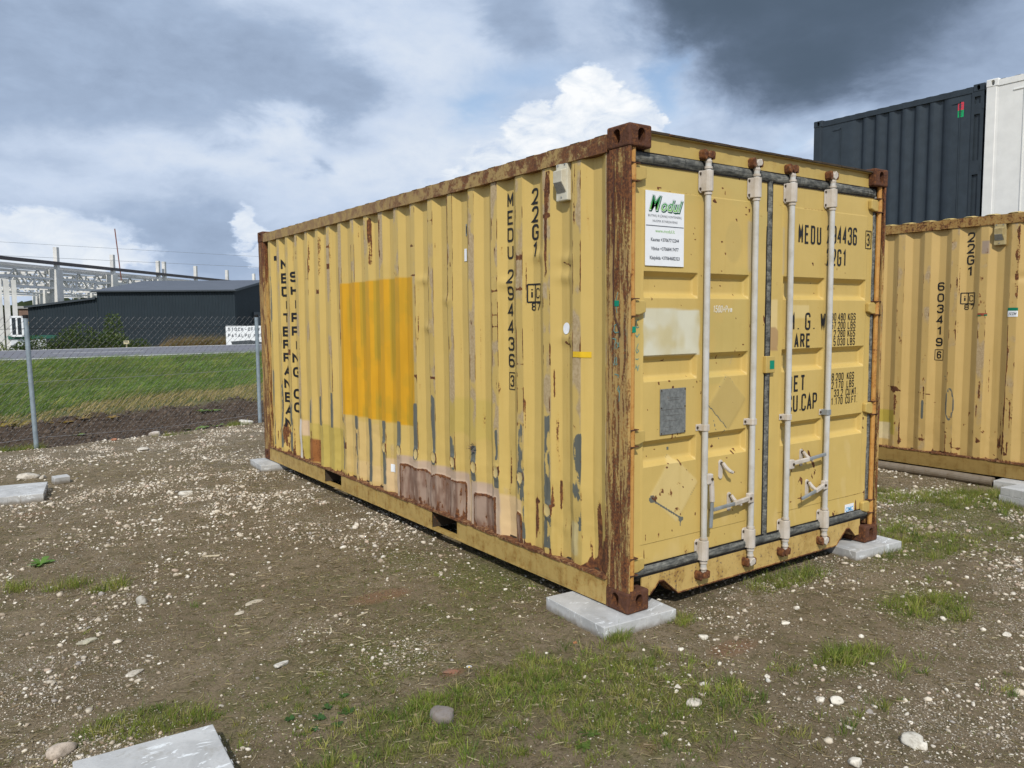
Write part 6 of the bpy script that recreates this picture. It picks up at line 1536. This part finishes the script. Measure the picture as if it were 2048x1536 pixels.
# ------------------------------------------------------------------ concrete and steel hall under construction
M['pre'] = plain('pale precast concrete', (.62, .61, .58), .8, .12, 1.2); M['steel'] = plain('light grey primed steel', (.70, .69, .67), .6, .06, 1); M['fascia'] = plain('dark brown grey edge beam', (.10, .085, .085), .6, .1, 1)
hl = empty('unfinished_hall', (3.99, 70.11, -.3), 0, 'unfinished hall of concrete columns and steel trusses behind the dark warehouse', 'building')
AX = np.array([4.93, 5.75]); PE = np.array([-.759, .651])
def hp(i, q, z): p = AX*i+PE*q; return (p[0], p[1], z)
for i in range(-2, 7):
    for q, ht in ((0, 6.1), (12, 5.6), (24, 5.6)):
        p = hp(i, q, 0)
        if i == -2 and q == 0: continue
        MB().obox((p[0], p[1], ht/2), (.26, .30, 0), (-.24, .21, 0), (0, 0, ht/2)).build('concrete_column', M['pre'], hl)
        if q == 0:
            pe = hp(i, 0, 0); MB().obox((pe[0]+.12, pe[1]+.14, 6.95), (.10, .12, 0), (-.12, .10, 0), (0, 0, .95)).build('column_head', M['pre'], hl)
for q in (0, 12, 24): MB().obox((hp(2, q, 0)[0]+.75, hp(2, q, 0)[1]+.85, 2.9), (.26, .30, 0), (-.24, .21, 0), (0, 0, 3.0)).build('concrete_column', M['pre'], hl)
p2 = hp(2, 0, 0); MB().obox((p2[0]+.85, p2[1]+.98, 6.95), (.10, .12, 0), (-.12, .10, 0), (0, 0, .95)).build('column_head', M['pre'], hl)
MB().bar(hp(-2, 0, 6.62), hp(7, 0, 6.62), .40, .24).build('edge_beam', M['fascia'], hl)
for q in (12, 24): MB().bar(hp(-2, q, 6.2), hp(7, q, 6.1), .3, .25).build('edge_beam', M['steel'], hl)
for q, z in ((0, 5.35), (0, 4.62)): MB().bar(hp(-2, q, z), hp(7, q, z-.05), .16, .16).build('wall_rail', M['steel'], hl)
for i in np.arange(-2, 7, 1/3.):
    if abs(i-round(i)) > .1: MB().bar(hp(i, 0, 4.62), hp(i, 0, 5.35), .16).build('rail_stud', M['steel'], hl)
def truss(a, b, h, n, mat=M['steel'], name='roof_truss'):
    a = np.array(a); b = np.array(b); mb = MB(); up_ = np.array([0, 0, h]); mb.bar(a, b, .14); mb.bar(a+up_, b+up_, .16)
    for i in range(n):
        t0, t1, t2 = i/n, (i+.5)/n, (i+1)/n; mb.bar(a+(b-a)*t0, a+(b-a)*t1+up_, .09); mb.bar(a+(b-a)*t1+up_, a+(b-a)*t2, .09)
    o = mb.build(name, mat, hl); o['kind'] = 'stuff'; return o
for i in range(-2, 7):
    truss(hp(i, .3, 4.9), hp(i, 12, 4.9), 1.0, 6); truss(hp(i, 12, 4.9), hp(i, 24, 4.9), 1.0, 6)
for i in range(-2, 6):
    truss(hp(i, 3, 4.9), hp(i+1, 3, 4.9), 1.1, 4); truss(hp(i, 6, 5.1), hp(i+1, 6, 5.1), .75, 4); truss(hp(i, 18, 4.9), hp(i+1, 18, 4.9), .9, 4); truss(hp(i, 12, 4.8), hp(i+1, 12, 4.8), .9, 4)
for i in range(-2, 6): MB().bar(hp(i, .0, 5.4), hp(i+.45, 5.5, 6.0), .09).build('brace', M['steel'], hl)
for q, z in ((.8, 6.30), (1.6, 6.42), (2.4, 6.48), (3.2, 6.5), (4.2, 6.45), (5.4, 6.3), (7, 6.1), (9, 5.9)): MB().bar(hp(-2, q, z), hp(6.6, q, z-.05), .20, .16).build('purlin', M['steel'], hl)
for i in range(-2, 6): truss(hp(i, .6, 4.7), hp(i+1, .6, 4.7), 1.35, 3, name='wall_truss')
for du, w_ in ((-.6, .2), (0, .16), (.42, .15), (.85, .13)):
    MB().box(-4.62+du, -13.6, 0, -4.62+du+2*w_, -13.2, 4.7-.10*du).build('wall_panel', M['pre'], hl)
mst = paint('reddish mast', (.22, .09, .07), .2)
tag(MB().tube([(9.95, 77.6, 5.4), (9.6, 77.6, 10.1)], .05, 8).build('mast', mst), 'thin reddish mast standing on the second hall column', 'mast')
# trees behind
def tree(x, y, h, r, label, col, n=900):
    z0 = -.35; o = empty('tree', (x, y, z0), 0, label, 'tree', 'trees behind the hall')
    MB().tube([(0, 0, 0), (.1, 0, h*.4), (0, .1, h*.8)], [.18, .12, .04], 8).build('trunk', M['bark'], o)
    cl = rng.normal(0, 1, (14, 3)); cl /= np.linalg.norm(cl, axis=1)[:, None]; cl = cl*np.array([r*.62, r*.62, h*.27])+np.array([0, 0, h*.62]); i = rng.integers(0, 14, n); P = cl[i]+rng.normal(0, 1, (n, 3))*np.array([r*.24, r*.24, h*.09])
    s = rng.uniform(.10, .26, n); A = rng.normal(0, 1, (n, 3)); A /= np.linalg.norm(A, axis=1)[:, None]; B = np.cross(A, rng.normal(0, 1, (n, 3))); B /= np.linalg.norm(B, axis=1)[:, None]
    V = np.stack([P-A*s[:, None], P+B*s[:, None]*.6, P+A*s[:, None], P-B*s[:, None]*.6], 1).reshape(-1, 3); me = np_mesh('crown', V, np.arange(4*n).reshape(-1, 4)); set_attr(me, 'Tint', np.repeat(np.array(col)[None]*rng.uniform(.6, 1.4, (n, 1)), 4, 0)); link('crown', me, M['leaf'], o)
M['bark'] = plain('dark bark', (.06, .045, .035), .9, .3, 5)
tree(6.6, 108, 5.7, 1.7, 'dark green tree seen left of the thick hall column', (.030, .050, .016)); tree(9.6, 107, 5.4, 2.6, 'broad dark tree seen right of the thick hall column', (.032, .052, .016), 1500); tree(12.4, 106, 5.6, 2.2, 'dark tree between the hall columns left of the warehouse', (.035, .055, .018), 1200); tree(3.0, 130, 4.6, 2.0, 'small far tree above the brown house roof', (.04, .055, .03)); tree(1.2, 132, 4.4, 2.0, 'faint far tree at the left, beyond the hall', (.04, .055, .03))
# shrubs beyond the road
def shrub(x, y, w, d, h, n, cols, wts, label, name='shrub', size=(.03, .09)):
    z0 = -.25; o = empty(name, (x, y, z0), 0, label, 'shrub', 'shrubs along the far road edge')
    P = rng.normal(0, 1, (n, 3)); P /= np.linalg.norm(P, axis=1)[:, None]; P[:, 2] = np.abs(P[:, 2]); P *= (rng.random((n, 1))**.4); P = P*np.array([w, d, h]); P[:, 2] *= (.75+.45*fbm(P[:, 0]+x, P[:, 1], 1.1, 501))
    s = rng.uniform(*size, n); A = rng.normal(0, 1, (n, 3)); A[:, 2] += .6; A /= np.linalg.norm(A, axis=1)[:, None]; B = np.cross(A, rng.normal(0, 1, (n, 3))); B /= np.linalg.norm(B, axis=1)[:, None]
    V = np.stack([P-A*s[:, None], P+B*s[:, None]*.5, P+A*s[:, None], P-B*s[:, None]*.5], 1).reshape(-1, 3); me = np_mesh('foliage', V, np.arange(4*n).reshape(-1, 4)); set_attr(me, 'Tint', np.repeat(gcol(n, cols, wts), 4, 0)); link('foliage', me, M['leaf'], o)
    MB().tube([(0, 0, 0), (0, 0, h*.5)], .04, 6).build('stem', M['bark'], o); return o
GB = [(.040, .072, .018), (.06, .10, .025), (.03, .055, .02), (.10, .13, .035)]
shrub(-2.2, 43.5, 1.6, .9, 1.35, 2600, [(.20, .24, .03), (.10, .15, .03), (.05, .08, .02)], [.4, .35, .25], 'yellow green bush at the far left across the road'); shrub(.3, 43.2, 1.4, .9, 1.15, 2600, GB, [.3, .3, .25, .15], 'dark green bush left of the fence post across the road')
shrub(2.2, 43.0, 1.5, .9, 1.75, 3200, GB, [.3, .3, .25, .15], 'dark green bush just right of the left fence post'); shrub(3.8, 42.6, 1.2, .8, 1.35, 2600, GB, [.25, .4, .1, .25], 'brighter green bush before the warehouse annex'); shrub(4.05, 43.6, .6, .5, 2.55, 1500, GB, [.3, .4, .1, .2], 'tall thin bush rising against the dark warehouse wall')
shrub(5.0, 42.2, .9, .6, .95, 1500, GB, [.2, .4, .1, .3], 'low green bush at the right end of the hedge'); shrub(-4.6, 43.8, 1.6, .9, 1.3, 2200, GB, [.3, .3, .25, .15], 'dark bush beyond the left edge across the road'); shrub(10.6, 41.3, .9, .6, .75, 1300, GB, [.2, .4, .1, .3], 'low bush left of the white office sign')
n = 5200; x = np.concatenate([rng.normal(6.9, .9, n//3), rng.normal(8.3, 1.0, n//3), rng.uniform(-6, 12.5, n-2*(n//3))]); y = 41.6+rng.normal(0, .4, n)
blades('dry_reeds', np.column_stack([x, y, ground_h(x, y)-.05]), np.where(np.abs(x-7.7) < 2, rng.uniform(.5, 1.35, n), rng.uniform(.3, .7, n)), .02+.012*rng.random(n), rng.uniform(.5, 1.1, n), rng.normal(.1, .25, n), M['leaf'], gcol(n, [(.26, .165, .085), (.19, .125, .065), (.14, .13, .04)], [.4, .35, .25]), 'tan dry reeds leaning along the far road edge', cat='reeds', seg=3)

# office banner
sb = empty('office_sign', (8.95, 40.22, .10), math.atan2(-.576, .817), 'white office banner with black lettering half hidden behind the fence post', 'sign')
MB().box(0, 0, .12, 2.6, .05, 1.235).build('sign_board', M['white'], sb); [MB().box(a, .06, -.6, a+.08, .14, 1.2).build('sign_leg', M['zinc'], sb) for a in (.3, 2.2)]
def serif(txt, z, size):
    return font_text(txt, size, 'sign_lettering', M['s_grey'], sb, lambda a, b, l=0: (.10+a, -.006, z+b), offset=.006, align='LEFT', sx=.98)
def wide(txt, z, w, h, th, adv): letters(txt, w, h, th, adv, lambda a, b, l=0: (.12+a, -.006-l, b), 'sign_lettering', M['s_grey'], sb, offs=(w/2, z), ds=.1)
wide('STOCK-OFFICE', 1.045, .125, .19, .034, .178); wide('PATALPU NUOMA', .715, .125, .19, .034, .178)
MB().tube([(.12+.178*6+.06, -.006, .62), (.12+.178*6+.02, -.006, .59), (.12+.178*6+.07, -.006, .57)], .012, 5).build('sign_lettering', M['s_grey'], sb)
link('sign_picture', np_mesh('sign_picture', [(.10, -.004, .13), (2.5, -.004, .13), (2.5, -.004, .40), (1.6, -.004, .56), (.1, -.004, .50)], [(0, 1, 2)]*0+[(0, 1, 2)]), plain('picture green', (.25, .28, .12), .6, .3, 4), sb)
link('sign_picture', np_mesh('sign_picture', [(.35, -.008, .17), (1.9, -.008, .20), (2.0, -.008, .34), (1.3, -.008, .47), (.25, -.008, .40)], [(0, 1, 2), (0, 2, 3), (0, 3, 4)]), plain('picture grey', (.06, .07, .08), .6, .2, 4), sb)
ys_ = empty('yellow_notice', (3.86, 38.7, .35), 0, 'tiny cream notice on a stake at the far road edge', 'sign')
MB().box(-.13, 0, .18, .11, .02, .34).build('notice_board', plain('cream notice', (.66, .58, .36), .6, .1), ys_); MB().box(-.02, .02, -.3, .02, .05, .34).build('stake', M['wood'], ys_); MB().box(-.09, -.003, .25, .07, -.001, .27).box(-.09, -.003, .29, .07, -.001, .31).build('notice_print', M['s_grey'], ys_)['kind'] = 'stuff'
# things standing in the hall yard at the far left
wf = empty('window_frame', (.36, 56.1, -.3), -.35, 'white window frame leaning beside the far left columns', 'window')
for b in [(-.38, 1.0, .38, 1.12), (-.38, 2.2, .38, 2.32), (-.38, 1.0, -.27, 2.32), (.27, 1.0, .38, 2.32), (-.05, 1.1, .05, 2.25)]: MB().box(b[0], 0, b[1], b[2], .08, b[3]).build('frame_bar', M['white'], wf)
MB().box(-.27, .03, 1.12, .27, .05, 2.2).build('pane', M['bw'], wf)
tr = empty('flatbed_load', (1.0, 57.0, -.3), .2, 'white boxes under a green cover at the far left beyond the bushes', 'pallet load')
MB().box(-1.1, -.5, 0, .9, .5, .85).build('white_boxes', M['white'], tr); MB().box(-1.2, -.55, .85, 1.5, .55, 1.05).build('green_cover', plain('dark green cover', (.03, .13, .09), .7, .2), tr)
yc = empty('yellow_cabin', (2.0, 67.5, -.3), -.4, 'yellow cabin with dark openings behind the left fence post', 'cabin')
MB().box(-1.0, -.8, 0, 1.0, .8, 2.0).build('cabin_wall', plain('cabin ochre', (.30, .22, .06), .6, .2, 2), yc); MB().box(-1.05, -.85, 2.0, 1.05, .85, 2.12).build('cabin_roof', M['btrim'], yc); MB().box(-.7, -.83, 1.0, .6, -.801, 1.6).build('cabin_window', M['bw'], yc); MB().box(-1.02, -.83, 1.7, 1.02, -.805, 1.95).build('cabin_trim', M['tape_y'], yc)
hs = empty('brick_house', (3.4, 92, -.3), -.3, 'distant brown house with a flat roof seen between columns', 'house')
MB().box(-.5, -1.5, 0, .6, 1.5, 3.3).build('house_wall', plain('brown house wall', (.20, .13, .10), .8, .2, 2), hs); MB().box(-.6, -1.7, 3.3, .7, 1.7, 3.55).build('house_roof', plain('pale house roof', (.36, .36, .36), .8, .1), hs); MB().box(-.3, -1.54, 1.4, .3, -1.5, 2.4).build('house_window', M['bw'], hs)
# overhead wires
for i, (z0, z1, d) in enumerate([(8.15, 8.0, 72), (6.1, 6.2, 60)]):
    pts = []
    for k in range(25):
        t = k/24; x = -60+160*t; y = d+(x+8)*.18; pts.append((x, y, z0+(z1-z0)*t-.5*math.sin(t*math.pi)+.5))
    tag(MB().tube(pts, .011, 4).build('overhead_wire', M['zinc']), ['upper thin power line crossing the sky above the hall', 'lower thin power line passing in front of the hall'][i], 'wire')
# distant tree belt closing the horizon
n = 9000; a = rng.uniform(-.6, 2.2, n); d = rng.uniform(300, 420, n); h = 3+9*fbm(a*9, d*0, 2.2, 601, 4); z = rng.random(n)*h
P = np.column_stack([np.sin(a)*d, np.cos(a)*d, z-.3]); s = rng.uniform(1.2, 2.6, n); A = np.column_stack([np.cos(a), -np.sin(a), rng.normal(0, .3, n)]); B = np.array([0, 0, 1.])
V = np.stack([P-A*s[:, None], P-B*s[:, None]*.7, P+A*s[:, None], P+B*s[:, None]*.7], 1).reshape(-1, 3); me = np_mesh('distant_trees', V, np.arange(4*n).reshape(-1, 4)); set_attr(me, 'Tint', np.repeat(gcol(n, [(.045, .065, .035), (.035, .05, .03)], [.5, .5]), 4, 0)); tag(link('distant_trees', me, M['leaf']), 'low belt of distant trees on the horizon', 'trees', None, 'stuff')
